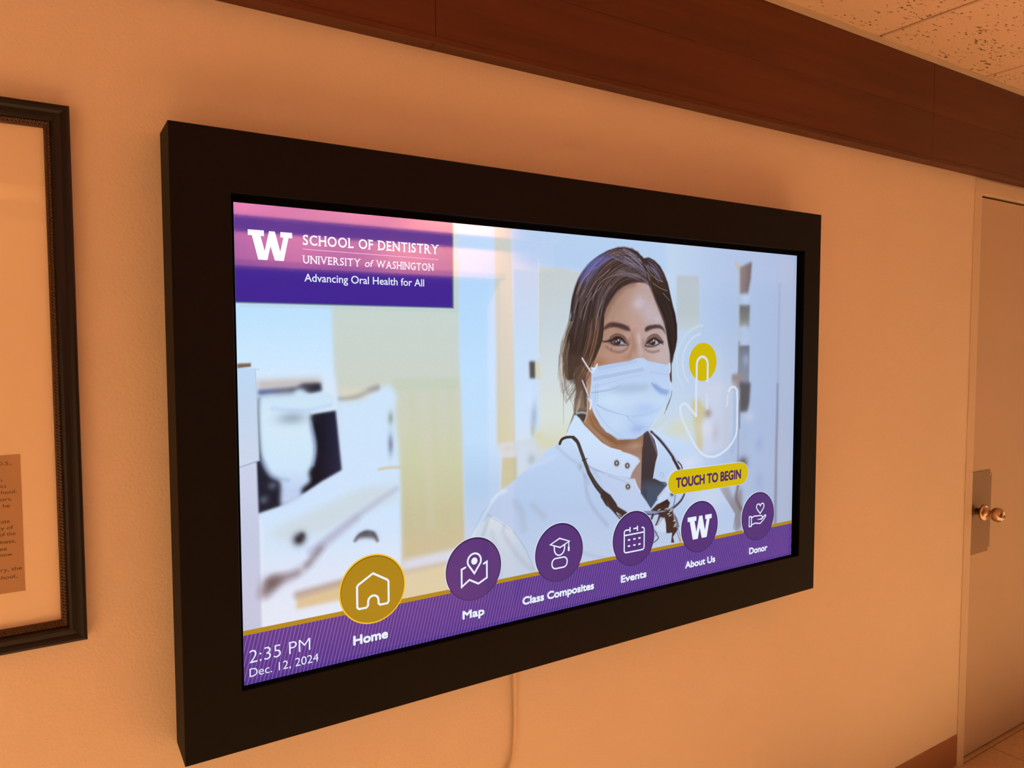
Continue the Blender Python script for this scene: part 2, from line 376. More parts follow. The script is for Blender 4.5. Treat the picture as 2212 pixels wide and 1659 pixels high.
def inside(p, x0, y0, x1, y1):
    m = np.zeros((y1 - y0, x1 - x0))
    for oy in (.25, -.25):                              # two scanlines a row, exact spans across
        for r in range(y0, y1):
            y = r + oy; a, b = p, np.roll(p, -1, 0)
            h = (a[:, 1] > y) != (b[:, 1] > y)
            if not h.any(): continue
            xs = np.sort(a[h, 0] + (y - a[h, 1]) * (b[h, 0] - a[h, 0]) / (b[h, 1] - a[h, 1]))
            for s, e in zip(xs[0::2], xs[1::2]):
                g = np.arange(x0, x1)
                m[r - y0] += .5 * np.clip(np.minimum(g + .5, e) - np.maximum(g - .5, s), 0, 1)
    return m

def poly(pts, c, soft=.6, alpha=1., smooth=False):
    p = to_pic(spline(pts, True) if smooth else pts)
    x0, y0, x1, y1 = window(p, 3 * soft + 2)
    if x1 <= x0 or y1 <= y0: return
    lay(blur(inside(p, x0, y0, x1, y1), soft) * alpha, c, x0, y0, x1, y1)

def line(pts, c, w=1.2, alpha=1., w1=None, soft=.5, smooth=True):
    q = to_pic(spline(pts, False, 6) if smooth and len(pts) > 2 else pts)
    w1 = w if w1 is None else w1; n = len(q) - 1
    x0, y0, x1, y1 = window(q, max(w, w1) + 3 * soft + 2)
    if x1 <= x0 or y1 <= y0: return
    m = np.zeros((y1 - y0, x1 - x0))
    for i in range(n):
        a, b = q[i], q[i + 1]; ww = w + (w1 - w) * (i + .5) / n
        u0, v0, u1, v1 = window(np.array([a, b]), ww + 3 * soft + 2)
        if u1 <= u0 or v1 <= v0: continue
        gx, gy = np.meshgrid(np.arange(u0, u1), np.arange(v0, v1)); d = b - a; l2 = max(d @ d, 1e-6)
        t = np.clip(((gx - a[0]) * d[0] + (gy - a[1]) * d[1]) / l2, 0, 1)
        dd = np.hypot(gx - a[0] - t * d[0], gy - a[1] - t * d[1])
        s = m[v0 - y0:v1 - y0, u0 - x0:u1 - x0]
        np.maximum(s, np.clip((ww / 2 + soft - dd) / (2 * soft), 0, min(1, ww / (2 * soft) + .3)), out=s)
    lay(m * alpha, c, x0, y0, x1, y1)

def blob(p, rx, ry, c, alpha=1., rot=0.):
    q = to_pic(p)[0]; e = to_pic([(p[0][0] + 1, p[0][1]), (p[0][0], p[0][1] + 1)]) - q
    rx, ry = rx * np.hypot(*e[0]), ry * np.hypot(*e[1]); r = max(rx, ry) * 2.4
    x0, y0, x1, y1 = window(q[None], r)
    if x1 <= x0 or y1 <= y0: return
    gx, gy = np.meshgrid(np.arange(x0, x1) - q[0], np.arange(y0, y1) - q[1]); cr, sr = np.cos(rot), np.sin(rot)
    lay(np.exp(-(((gx * cr + gy * sr) / rx) ** 2 + ((gy * cr - gx * sr) / ry) ** 2)) * alpha, c, x0, y0, x1, y1)

def strands(guides, n, cols, a=(.2, .55), w=(.8, 1.7), cut=(0, .35, .6, 1.), jit=2.):
    g = [spline(q, False, 10) for q in guides]
    g = [q[np.linspace(0, len(q) - 1, 60).astype(int)] for q in g]
    for _ in range(n):
        t = rng.random() * (len(g) - 1); i = min(int(t), len(g) - 2); f = t - i
        s = g[i] * (1 - f) + g[i + 1] * f
        b, e = rng.uniform(*cut[:2]), rng.uniform(*cut[2:])
        s = s[int(b * 59):int(e * 59) + 1:5]
        if len(s) < 3: continue
        s = s + rng.normal(0, jit, 2) + np.linspace(0, 1, len(s))[:, None] * rng.normal(0, jit * 1.6, 2)
        line(s, tuple(cols[rng.integers(len(cols))]), rng.uniform(*w), rng.uniform(*a), .5)

# ---- blurred treatment room behind the person
poly(P(470, 560, 715, 560, 728, 860, 740, 1000, 470, 1000), ['y', [(640, (186, 224, 254)), (780, (205, 232, 254)), (850, (218, 232, 250))]], 4)
poly(P(713, 560, 992, 560, 994, 800, 1006, 1180, 1006, 1300, 868, 1330, 862, 1000, 735, 860, 722, 800), ['y', [(660, (200, 213, 208)), (800, (203, 211, 203)), (860, (204, 208, 194)), (930, (206, 208, 186)), (1000, (204, 205, 172)), (1110, (200, 192, 156)), (1240, (200, 187, 150))]], 3)
poly(B(1500, 255, 2130, 250, 2140, 340, 1540, 345), (190, 206, 180), 4, .55)
for x, a in ((1700, .2), (1900, .2), (2060, .2)):
    line(B(x, 380, x + 20, 900, x + 40, 1600), (196, 205, 158), 12, a, soft=6)
line(B(1800, 400, 1850, 900, 1870, 1600), (212, 208, 190), 14, .25, soft=6)
poly(P(988, 480, 1068, 480, 1070, 760, 1073, 950, 1080, 1000, 1078, 1220, 1006, 1260, 1004, 1060, 1000, 900, 992, 760), ['y', [(600, (180, 215, 250)), (800, (190, 224, 254)), (950, (193, 222, 250)), (1050, (178, 206, 236)), (1150, (192, 208, 234))]], 2.5)
poly(P(1067, 470, 1104, 480, 1112, 760, 1115, 960, 1074, 962, 1072, 760), ['y', [(500, (196, 204, 200)), (600, (190, 202, 194)), (760, (197, 202, 192)), (860, (199, 202, 184)), (950, (202, 203, 172))]], 2.5)
line(P(1096, 560, 1103, 760, 1104, 950), (208, 205, 192), 10, .5, soft=5)
poly(P(1104, 470, 1200, 470, 1166, 570, 1166, 770, 1170, 980, 1113, 980, 1110, 760), ['y', [(500, (186, 208, 238)), (600, (204, 214, 238)), (740, (199, 221, 246)), (900, (205, 226, 250)), (960, (212, 224, 240))]], 3)
poly(P(1112, 490, 1300, 500, 1480, 520, 1480, 600, 1270, 590, 1160, 576, 1108, 560), (176, 205, 240), 7, .9)
poly(D(1330, 640, 1700, 650, 1790, 690, 2000, 700, 2100, 3200, 1340, 3200), ['y', [(580, (197, 205, 206)), (700, (198, 211, 220)), (800, (208, 219, 224)), (900, (216, 224, 220)), (970, (214, 214, 190))]], 2.2)
line(P(1166, 590, 1166, 760), (205, 205, 188), 6, .5, soft=3)
line(P(1163, 560, 1164, 770), (222, 234, 244), 1.5, .7)
poly(L2(1290, 165, 1390, 160, 1395, 450, 1300, 455), (88, 82, 76), 2.2)
poly(L2(1400, 165, 1470, 160, 1475, 460, 1405, 460), (216, 208, 168), 2, .8)
blob(L2(1370, 1080), 7, 30, (160, 174, 200), .75); blob(L2(1350, 1330), 5, 16, (182, 188, 180), .8)
blob(L2(1440, 1450), 9, 12, (216, 210, 165), .9); blob(L2(1300, 800), 10, 26, (206, 228, 254), .8)
poly(P(1076, 958, 1160, 950, 1190, 985, 1100, 1060, 1082, 990), (206, 214, 222), 3)
poly(L3(830, 390, 1085, 370, 1080, 800, 800, 940), (194, 193, 160), 2.5)
poly(L3(1085, 120, 1450, 120, 1400, 350, 1150, 660, 1095, 640), (208, 219, 236), 4, .9)
blob(L3(1330, 420), 9, 14, (172, 188, 200), .8); blob(L3(1560, 130), 22, 14, (214, 214, 188), .8)
blob(L3(930, 230), 12, 8, (203, 204, 200), .8)

# ---- dental equipment at the left
poly(B(1020, 470, 1240, 440, 1400, 330, 1500, 300, 1560, 400, 1545, 560, 1580, 900, 1600, 1659, 1605, 2300, 1300, 2900, 200, 2900, 280, 1500, 690, 1320, 880, 1190, 1055, 1085), ['y', [(830, (206, 228, 250)), (1100, (206, 228, 252)), (1250, (216, 228, 246)), (1330, (222, 230, 244))]], 4)
line(B(1040, 430, 1180, 410, 1290, 360, 1380, 330), (150, 145, 150), 5, .7, 10, soft=4)
poly(B(1000, 330, 1300, 330, 1290, 370, 1060, 420), (222, 214, 196), 4, .7)
for y, h, c in ((610, 14, (150, 168, 160)), (850, 22, (128, 142, 165))): blob(B(1505, y), 6, h, c, .9)
line(B(1400, 1080, 1480, 1065, 1590, 1060), (208, 194, 160), 4, .9, soft=2.5)
poly(M(0, 820, 640, 530, 1180, 480, 1160, 720, 800, 890, 300, 1100, 0, 1260, -700, 1400, -900, 1250), (204, 214, 220), 7, .75)
line(M(1150, 560, 800, 800, 420, 1080, 120, 1310, -200, 1560), (172, 176, 204), 7, .55, 14, soft=5)
poly(B(270, 265, 860, 240, 870, 320, 280, 345), (196, 186, 182), 4.5)
poly(B(280, 350, 640, 320, 700, 290, 862, 285, 875, 365, 780, 385, 290, 410), ['x', [(555, (92, 104, 156)), (620, (110, 110, 130)), (680, (48, 48, 60))]], 2.5)
poly(B(285, 420, 700, 380, 770, 575, 1000, 540, 1055, 1085, 870, 1190, 720, 1290, 480, 1420, 270, 1490, 262, 1000), ['x', [(560, (32, 34, 50)), (680, (20, 20, 30)), (735, (38, 40, 66))]], 1.8)
for x, y in ((340, 1360), (420, 1230)): blob(B(x, y), 10, 9, (90, 98, 120), .8)
poly(B(288, 450, 330, 400, 590, 378, 640, 345, 700, 345, 765, 388, 900, 370, 990, 425, 995, 475, 950, 510, 790, 560, 772, 640, 812, 860, 800, 1010, 755, 1110, 765, 1190, 690, 1260, 680, 1340, 520, 1415, 492, 1380, 488, 1200, 400, 1140, 335, 1030, 300, 860), ['y', [(850, (202, 226, 246)), (900, (212, 234, 250)), (1010, (206, 230, 250)), (1060, (192, 208, 240)), (1090, (196, 210, 238))]], 3.2, smooth=True)
blob(B(600, 610), 32, 14, (150, 166, 184), .8); line(B(770, 650, 812, 860, 790, 1040), (170, 186, 236), 4, .6, soft=3)
line(B(420, 520, 700, 540, 950, 490), (172, 196, 238), 5, .45, soft=4); line(B(330, 1000, 420, 1140, 560, 1180), (140, 160, 200), 4, .5, soft=4)
poly(B(90, 150, 262, 150, 300, 1000, 110, 1065), ['y', [(790, (190, 216, 244)), (900, (196, 214, 236)), (1000, (204, 214, 236))]], .8)
poly(B(110, 1060, 275, 1010, 300, 1659, 330, 2600, 130, 2650), ['y', [(1000, (203, 210, 234)), (1150, (196, 202, 226)), (1340, (190, 196, 220))]], 1.2)
line(B(118, 1062, 275, 1008, 302, 995), (150, 172, 200), 2, .8); line(B(300, 160, 262, 160, 300, 1000), (160, 180, 200), 1.2, .5, smooth=False)
poly(B(96, 108, 220, 102, 222, 136, 96, 150), (120, 98, 82), .8); line(B(96, 112, 220, 104), (180, 165, 150), 1.5, .8)
for x in (305, 318): line(Cc(x, 20, x + 10, 200, x + 20, 1000), (225, 232, 244), 3, .5, soft=2)
blob(Cc(665, 190), 13, 13, (52, 46, 54), 1.); blob(Cc(690, 160), 7, 8, (60, 54, 60), .8)
poly(M(485, 1400, 560, 1290, 680, 1235, 740, 1262, 800, 1255, 865, 1395, 790, 1360, 680, 1345, 560, 1365), ['y', [(1148, (62, 58, 66)), (1158, (96, 94, 104)), (1172, (170, 176, 192))]], 3.2, smooth=True)
line(M(495, 1385, 565, 1295, 680, 1245, 780, 1268, 850, 1385), (58, 52, 58), 3.5, .7, soft=3)
line(Cc(1190, 0, 960, 190, 840, 290), (170, 166, 190), 9, .5, 11, soft=8); line(Cc(870, 270, 760, 410, 620, 515, 470, 570, 345, 680), (150, 142, 152), 8, .6, 18, soft=8)
line(Cc(850, 285, 800, 350, 740, 425), (112, 100, 108), 4, .5, 7, soft=6); line(Cc(640, 505, 520, 540, 430, 560), (116, 100, 102), 7, .5, 12, soft=7)
poly(Cc(335, 560, 440, 530, 540, 560, 470, 620, 400, 680, 340, 730), (92, 76, 76), 6, .85)
poly(Cc(640, 690, 1100, 560, 1130, 730, 640, 835), (214, 192, 150), 3); line(Cc(650, 700, 1100, 575), (168, 156, 156), 12, .7, soft=5)
poly(Cc(1620, 480, 2200, 350, 2200, 640, 1560, 760), (216, 203, 168), 3)
poly(Cc(1610, 385, 2300, 235, 2300, 350, 1610, 480), (212, 216, 230), 4); line(Cc(1620, 500, 2200, 370), (190, 180, 165), 8, .5, soft=4)

# ---- shelving at the right
poly(P(1440, 500, 1760, 540, 1760, 1180, 1440, 1180), ['x', [(1450, (190, 212, 236)), (1540, (176, 198, 232)), (1600, (170, 194, 230)), (1690, (164, 184, 222)), (1720, (158, 178, 212))]], 8, .95)
blob(P(1560, 820), 50, 70, (200, 212, 232), .7); blob(P(1480, 930), 40, 70, (206, 220, 232), .8)
poly(I(360, 440, 640, 440, 645, 1130, 365, 1130), ['y', [(596, (182, 194, 204)), (680, (186, 198, 204)), (715, (192, 206, 218))]], 2.2)
line(P(1596, 570, 1597, 760), (196, 186, 150), 5, .6, soft=3)
poly(I(1090, 240, 1180, 330, 1170, 400, 1100, 330), (196, 182, 150), 2.5, .8)
poly(I(1155, 335, 1305, 265, 1290, 480, 1255, 670, 1155, 670), ['x', [(1598, (122, 100, 92)), (1606, (112, 92, 86)), (1622, (80, 60, 54))]], 3)
poly(I(1150, 810, 1280, 805, 1270, 1100, 1150, 1080), ['y', [(660, (78, 76, 66)), (690, (110, 108, 92)), (708, (150, 152, 150))]], 3)
blob(I(1230, 735), 9, 11, (190, 208, 234), .95); blob(I(1215, 1120), 7, 10, (185, 198, 222), .9); blob(I(1230, 1230), 9, 12, (184, 200, 232), .9)
poly(I(1140, 1320, 1275, 1318, 1270, 1800, 1130, 1800), ['y', [(747, (88, 88, 98)), (775, (110, 116, 134)), (815, (120, 126, 142))]], 2.2)
line(P(1597, 740, 1596, 830), (128, 116, 104), 5, .8, soft=3); blob(I(1230, 1500), 6, 12, (160, 176, 206), .6)
poly(J(1050, 230, 1180, 200, 1180, 400, 1060, 420), (142, 122, 112), 3.5); poly(J(1150, 320, 1290, 330, 1275, 560, 1250, 700, 1150, 700), (62, 54, 50), 3.5)
line(J(1150, 560, 1150, 900), (80, 72, 70), 4, .8, soft=3)
blob(J(1265, 760), 11, 12, (200, 210, 234), .95); blob(J(1210, 1010), 10, 30, (166, 188, 222), .9); blob(J(1200, 1180), 9, 16, (176, 192, 222), .8)
blob(J(1190, 1335), 10, 12, (60, 56, 60), .95); line(P(1596, 880, 1594, 1000), (120, 116, 124), 4, .6, soft=3)
line(J(1655, -900, 1640, 0, 1635, 300), (136, 148, 184), 6, .6, soft=5)
line(J(1630, 350, 1625, 700, 1612, 1200, 1605, 1659, 1598, 2250), (104, 96, 106), 5, .8, 8, soft=5)
poly(P(1686, 560, 1722, 560, 1712, 1150, 1680, 1150), (176, 188, 212), 3, .55)
for y in (1100, 1560, 1800): blob(J(1400, y), 9, 18, (136, 164, 216), .5)
poly(J(620, 330, 1110, 330, 1110, 900, 1000, 1150, 700, 1250, 600, 1000), (206, 212, 230), 6, .7)
poly(J(540, 560, 640, 530, 760, 720, 700, 800, 680, 1180, 620, 1180), (204, 194, 148), 5, .9)
blob(J(755, 720), 8, 10, (158, 140, 134), .8); blob(J(740, 900), 15, 20, (214, 218, 238), .95)
blob(J(850, 960), 9, 22, (188, 182, 200), .6); line(J(980, 600, 970, 1200), (212, 204, 210), 5, .6, soft=4)
line(J(1090, 450, 1085, 1000, 1050, 1200), (150, 176, 212), 8, .6, soft=5)
blob(J(400, 900), 30, 20, (214, 214, 186), .7)
poly(K(900, 420, 1010, 410, 1060, 560, 1180, 420, 1190, 900, 1100, 1000, 1060, 760, 960, 600), (118, 104, 104), 5, .8)
line(K(1130, 400, 1110, 560, 1170, 700), (84, 66, 62), 8, .8, soft=4)

poly(P(1560, 520, 1730, 540, 1716, 1160, 1560, 1190), ['y', [(560, (176, 194, 226)), (800, (172, 186, 216)), (1050, (164, 174, 200))]], 10, .28)
poly(A(2085, 270, 2128, 280, 2132, 1090, 125, 1030, 125, 985, 2085, 1045), (188, 204, 206), 1, .4)
# ---- the person: back hair, neck and shoulders
HAIR = (70, 56, 54)
poly(SD(330, 880, 480, 880, 505, 1150, 500, 1340, 450, 1490, 390, 1420, 325, 1370, 318, 1220, 345, 1060), ['y', [(815, (80, 62, 54)), (850, (112, 94, 84)), (880, (130, 112, 98)), (895, (74, 60, 56))]], 1.2, smooth=True)
for p, c, w, a in ((SD(395, 1180, 380, 1260, 345, 1350), (196, 184, 164), 5, .7), (SD(470, 1000, 480, 1250), (72, 54, 46), 8, .5), (SD(420, 1060, 400, 1160, 350, 1280), (150, 132, 114), 5, .6), (SD(350, 1362, 420, 1345, 495, 1360), (214, 220, 236), 3, .8)):
    line(p, c, w, a, soft=2)
line(G(420, 1150, 395, 1130, 350, 1250, 300, 1390), (86, 72, 60), 3, .8, soft=1.5)
poly(G(560, 640, 640, 560, 640, 1000, 760, 1300, 1000, 1500, 1380, 1400, 1370, 1700, 1330, 2180, 1260, 2000, 1150, 1850, 1060, 1660, 900, 1600, 760, 1480, 600, 1330, 530, 1240, 570, 1150, 575, 900), ['y', [(830, (176, 142, 116)), (920, (158, 116, 84)), (960, (146, 108, 84)), (985, (160, 128, 112)), (1050, (164, 136, 126))]], .7)
poly(Hh(1150, 560, 1350, 520, 1340, 970, 1280, 880, 1230, 760, 1150, 745), (160, 132, 124), .8)
poly(Hh(480, -60, 620, -40, 800, 140, 960, 240, 1100, 330, 900, 330, 760, 260, 640, 140), (152, 112, 84), .8)
poly(G(640, 1080, 760, 1300, 860, 1400, 1030, 1500, 1240, 1500, 1100, 1560, 900, 1500, 740, 1340, 640, 1180), (126, 84, 58), 3.5, .75)
line(G(545, 1240, 620, 1320, 760, 1460, 900, 1580), (186, 150, 128), 4, .5, soft=2.5); line(G(610, 1160, 680, 1320, 860, 1470, 1000, 1560), (116, 80, 56), 3, .6, soft=2)
blob(G(1250, 1580), 18, 8, (186, 156, 140), .6); line(G(575, 760, 578, 1100, 545, 1240), (196, 172, 158), 3, .7, soft=1.5)
# white coat: body and left sleeve
COAT = ['y', [(930, (198, 222, 250)), (1000, (186, 208, 240)), (1100, (178, 200, 232)), (1250, (192, 206, 230))]]
poly(P(1228, 945) + Hh(180, 240, 60, 310, -60, 400) + L3(1560, 330, 1400, 460, 1150, 670, 960, 830, 820, 950, 720, 1000, 640, 1130, 520, 1270, 420, 1420, 340, 1660) + E(250, 760, 240, 1050, 900, 1100, 1600, 900) + P(1460, 1230, 1660, 1190) + K(1060, 950, 1095, 760, 1000, 600, 900, 450, 720, 160) + J(720, 1380, 680, 1290, 560, 1150, 420, 1065, 310, 1040, 100, 940) + Hh(1450, 60, 1350, 1000, 1100, 700, 500, 300), COAT, .9)
poly(L3(600, 1380, 820, 1500, 1020, 1660) + E(720, 680, 870, 990, 300, 1100, 240, 900, 300, 650), ['y', [(1110, (206, 220, 232)), (1200, (192, 206, 224))]], 1.2)
line(E(300, 680, 400, 500, 520, 300, 600, 250), (212, 228, 240), 4, .7, soft=2)
line(L3(600, 1360, 640, 1390, 820, 1500, 960, 1620) + E(700, 660, 790, 800, 870, 990), (160, 172, 190), 1.5, .8); line(L3(660, 1395, 840, 1500, 1000, 1650), (226, 236, 244), 1.3, .9)
for p, w, a in ((L3(600, 1380, 560, 1520, 500, 1700), 4, .6), (L3(860, 1540, 840, 1660), 4, .5), (E(600, 680, 720, 860, 850, 985), 8, .4), (E(480, 640, 540, 900, 560, 1040), 7, .3), (L3(1050, 1150, 1150, 1300, 1200, 1600), 14, .3), (L3(1350, 1200, 1550, 1400), 12, .3)):
    line(p, (164, 172, 184), w, a, soft=5)
line(L3(1250, 560, 1420, 500, 1700, 380), (206, 222, 246), 8, .5, soft=6); line(L3(640, 1130, 760, 1030, 900, 950), (208, 226, 246), 5, .6, soft=3)
for p, w, a in ((Hh(540, 700, 580, 980, 680, 1180, 860, 1400), 7, .45), (Hh(520, 650, 600, 800), 6, .4), (Hh(600, 560, 800, 650, 1000, 720, 1150, 800), 4, .5), (Hh(680, 640, 900, 860, 1060, 1000), 9, .3), (Hh(900, 950, 1100, 1100, 1300, 1180), 6, .25), (E(1250, 800, 1400, 850, 1550, 880), 6, .3), (Hh(150, 290, 260, 400, 480, 560), 4, .4)):
    line(p, (156, 164, 190), w, a, soft=3.5)
blob(Hh(480, 580), 5, 7, (150, 150, 150), .5)
blob(K(760, 560), 40, 30, (206, 216, 238), .7); blob(K(500, 120), 26, 18, (214, 222, 240), .8)
# collar
poly(G(415, 1140, 330, 1290, 275, 1440) + Hh(290, 140, 520, 440, 620, 570, 860, 670, 1010, 715, 1180, 735, 1210, 650, 1270, 560, 1318, 500, 1280, 450, 1180, 400, 1060, 365, 1050, 345, 900, 305, 780, 235, 650, 110, 540, 0) + G(500, 1240), ['y', [(895, (202, 226, 252)), (960, (204, 224, 250)), (1030, (194, 212, 242))]], .7)
line(Hh(560, 540, 700, 620, 900, 690, 1160, 740), (150, 164, 196), 2.2, .7, soft=1.2)
poly(Hh(700, 640, 1180, 740, 1240, 740, 1290, 860, 1400, 1040, 1470, 1170, 1400, 1250, 1100, 1210, 900, 1000), ['y', [(1030, (190, 206, 236)), (1100, (186, 204, 236))]], 1, .9)
line(Hh(1240, 745, 1280, 860, 1390, 1030, 1465, 1165), (226, 236, 250), 1.6, .8); line(Hh(870, 700, 1010, 750, 1160, 810), (158, 166, 190), 1.6, .6)
line(Hh(1060, 362, 1180, 400, 1290, 450, 1318, 500), (228, 236, 248), 1.4, .7); line(Hh(540, 0, 650, 112, 780, 240, 900, 308, 1055, 350), (226, 236, 250), 1.4, .6)
# dark undershirt, right lapel
poly(Hh(1368, 100, 1440, 60, 1520, 190, 1570, 380, 1550, 480, 1500, 740, 1600, 790, 1690, 830, 1600, 960, 1540, 1060, 1470, 1165, 1400, 1050, 1330, 950, 1345, 500), ['y', [(930, (70, 58, 62)), (1030, (56, 50, 56)), (1055, (66, 80, 102)), (1090, (60, 78, 104))]], .8)
line(Hh(1440, 70, 1500, 220, 1560, 390), (120, 130, 156), 4, .7, soft=1.5); line(Hh(1350, 300, 1345, 600, 1335, 940), (60, 44, 44), 2.5, .6)
poly(Hh(1350, 930, 1390, 860, 1420, 950, 1400, 1040), (50, 56, 70), 2, .6); line(Hh(1500, 740, 1600, 790, 1690, 830, 1560, 1040), (44, 36, 38), 3, .8, soft=1.2)
line(Hh(1430, 60, 1530, 200, 1572, 390, 1540, 520, 1505, 740), (230, 236, 246), 2, .8, soft=.8)
line(K(158, 235, 190, 250, 200, 290), (126, 138, 170), 1, .7); line(K(155, 250, 165, 285, 185, 300), (126, 138, 170), 1, .6)
poly(Hh(1560, 1000, 1690, 840, 1780, 960, 1640, 1060, 1560, 1110), (196, 212, 240), 1, .9)
# loupe cord, left
line(Hh(190, 250, 220, 190, 290, 160, 380, 158), (58, 48, 42), 6, 1., 5, soft=.7)
line(Hh(380, 165, 440, 230, 490, 360, 530, 470, 600, 660), (64, 52, 48), 7.5, 1., 8, soft=.7); line(Hh(600, 660, 700, 830, 830, 990, 930, 1130), (60, 50, 46), 8, 1., 14, soft=.7)
poly(Hh(800, 900, 900, 970, 985, 1090, 1000, 1130, 1140, 1215, 1100, 1300, 1030, 1310, 900, 1160, 840, 1120, 760, 990), (58, 46, 44), .7)
line(Hh(990, 1215, 1030, 1280, 1065, 1290), (226, 230, 244), 1.4, .9); line(Hh(1000, 1225, 1055, 1260), (226, 230, 244), 1.2, .8)
line(Hh(420, 230, 480, 350, 540, 500, 640, 720, 780, 930), (112, 100, 100), 1.4, .5); line(Hh(860, 1070, 880, 1150), (130, 118, 118), 1.2, .7); line(Hh(1010, 1140, 1130, 1205), (150, 150, 176), 1.4, .6)
line(Hh(505, 490, 575, 460), (40, 32, 30), 2, .7)
# cord, right, and loupes
line(Hh(1475, 80, 1560, 160, 1680, 300, 1780, 440), (62, 52, 58), 5, 1., 6, soft=.7); line(Hh(1500, 95, 1620, 190, 1720, 320, 1800, 430), (140, 150, 196), 2, .7, soft=.7)
line(Hh(1780, 450, 1840, 560, 1880, 640), (58, 48, 54), 7, 1., 8, soft=.7); line(Hh(1800, 430, 1870, 520, 1910, 620), (150, 156, 190), 1.6, .7); line(Hh(1850, 500, 1900, 560, 1915, 640), (50, 40, 46), 3, .9)
line(Hh(1950, 930, 1900, 1040, 1800, 1140, 1680, 1210, 1580, 1230), (70, 62, 72), 5, 1., soft=.8); line(Hh(1930, 950, 1880, 1040, 1790, 1120, 1690, 1180), (150, 156, 200), 2, .7)
line(Hh(1380, 1215, 1480, 1212, 1590, 1200), (132, 138, 184), 6, 1., soft=.8); line(Hh(1390, 1240, 1500, 1245, 1600, 1225), (62, 54, 62), 3, .9, soft=.7)
DK = (62, 44, 40)
poly(Hh(1470, 1190, 1560, 1100, 1640, 1070, 1700, 1030, 1740, 1080, 1720, 1140, 1690, 1190, 1580, 1200), DK, .7); poly(Hh(1610, 1080, 1700, 1035, 1730, 1080, 1620, 1130), (46, 34, 34), .6)
poly(Hh(1590, 1230, 1690, 1210, 1660, 1290, 1570, 1400, 1530, 1400, 1560, 1330), DK, .7); poly(Hh(1690, 1210, 1780, 1190, 1800, 1340, 1850, 1450, 1780, 1560, 1800, 1640, 1755, 1640, 1770, 1500, 1690, 1510, 1680, 1360, 1660, 1270), DK, .7)
poly(Hh(1790, 1220, 1840, 1300, 1870, 1420, 1820, 1440), (110, 104, 118), .8); line(Hh(1820, 950, 1790, 1120, 1770, 1240), (96, 92, 110), 2.2, .9); line(Hh(1500, 1250, 1480, 1300), DK, 6, .9)
poly(Hh(1600, 1280, 1650, 1290, 1680, 1400, 1670, 1500, 1560, 1480, 1540, 1420), (204, 216, 238), 1, .8); line(Hh(1830, 1470, 1860, 1560, 1880, 1590), (58, 48, 52), 1.5, .9); line(Hh(1850, 1440, 1890, 1560), (70, 62, 70), 1.2, .8)
for x, y in ((1685, 1165), (1745, 1200), (1720, 1235), (1800, 1330), (1815, 1385), (1805, 1410), (1760, 1170), (1585, 1180), (1740, 1260)):
    line(Hh(x - 14, y + 6, x + 16, y - 6), (226, 226, 236), 1.8, .9)
line(Hh(1500, 1430, 1560, 1540, 1575, 1580, 1510, 1640), (60, 50, 56), 2.4, .9); line(Hh(1510, 1580, 1560, 1500), (110, 104, 116), 2, .6)
blob(Hh(1770, 960), 4, 4, (50, 44, 40), .9); poly(Hh(1865, 1590, 1890, 1575, 1905, 1625, 1870, 1630), (206, 150, 40), .8)
for x, y, r in ((990, 525, 44), (1140, 560, 42), (1148, 855, 42)):           # press studs
    c = [(x + r * 1.04 * math.cos(t / 12 * 6.283), y + r * 1.28 * math.sin(t / 12 * 6.283)) for t in range(12)]
    f = lambda k: Hh(*[v for (px, py) in c for v in (x + (px - x) * k, y + (py - y) * k)])
    poly(f(1.), (168, 168, 176), .5, smooth=True); poly(f(.86), (226, 228, 234), .4, smooth=True); poly(f(.74), (58, 52, 52), .4, smooth=True)
    blob(Hh(x, y - 4), 2.4, 3, (226, 226, 230), .9); blob(Hh(x + 4, y + 26), 2.4, 1.4, (150, 146, 146), .8)

# ---- head: hair mass, face
_before = pic.copy()
poly(F(350, 1130, 345, 1020, 360, 880, 400, 730, 450, 600, 520, 490, 620, 370, 740, 275, 860, 205, 1000, 160, 1090, 152, 1200, 175, 1290, 222, 1345, 290, 1372, 312, 1440, 298, 1520, 340, 1600, 420, 1660, 530, 1710, 660, 1745, 820, 1780, 980, 1815, 1100, 1835, 1250, 1835, 1450, 1812, 1590) + G(1790, 300, 1760, 440, 1765, 700, 1700, 600, 700, 500, 620, 640, 540, 640, 420, 660, 380, 640, 330, 660, 280, 640, 255, 560, 235, 420, 235, 300, 260, 150) + F(250, 1500, 280, 1350), ['y', [(530, (50, 43, 50)), (620, (52, 41, 42)), (740, (60, 45, 40)), (830, (76, 58, 50))]], .8)
hairclip = blur((np.abs(pic - _before).sum(-1) > 60).astype(float), .8)
SK = ['x', [(1280, (168, 128, 108)), (1320, (176, 140, 124)), (1370, (186, 152, 140)), (1400, (188, 162, 156)), (1440, (190, 172, 174))]]
poly(F(1300, 650, 1180, 672, 1090, 712, 1000, 790, 925, 890, 855, 1000, 815, 1090, 800, 1300, 785, 1450, 750, 1560, 690, 1650) + G(640, 420, 560, 560, 560, 700, 1000, 900, 1700, 700, 1742, 560, 1740, 420) + F(1735, 1640, 1705, 1480, 1682, 1340, 1652, 1210, 1600, 1080, 1530, 900, 1480, 770, 1440, 700, 1380, 660), SK, .9)
blob(F(1180, 800), 34, 18, (172, 140, 124), .6); blob(F(980, 1000), 22, 24, (160, 126, 106), .5); blob(F(1180, 1080), 28, 18, (188, 158, 146), .5)
blob(F(1320, 920), 18, 22, (198, 184, 194), .75, .3); blob(F(1290, 960), 9, 9, (202, 196, 212), .5); blob(F(1450, 1080), 14, 22, (194, 182, 198), .7, .5); blob(F(1560, 1170), 9, 11, (196, 190, 214), .6, .5); blob(F(1420, 700), 8, 12, (180, 164, 176), .6)
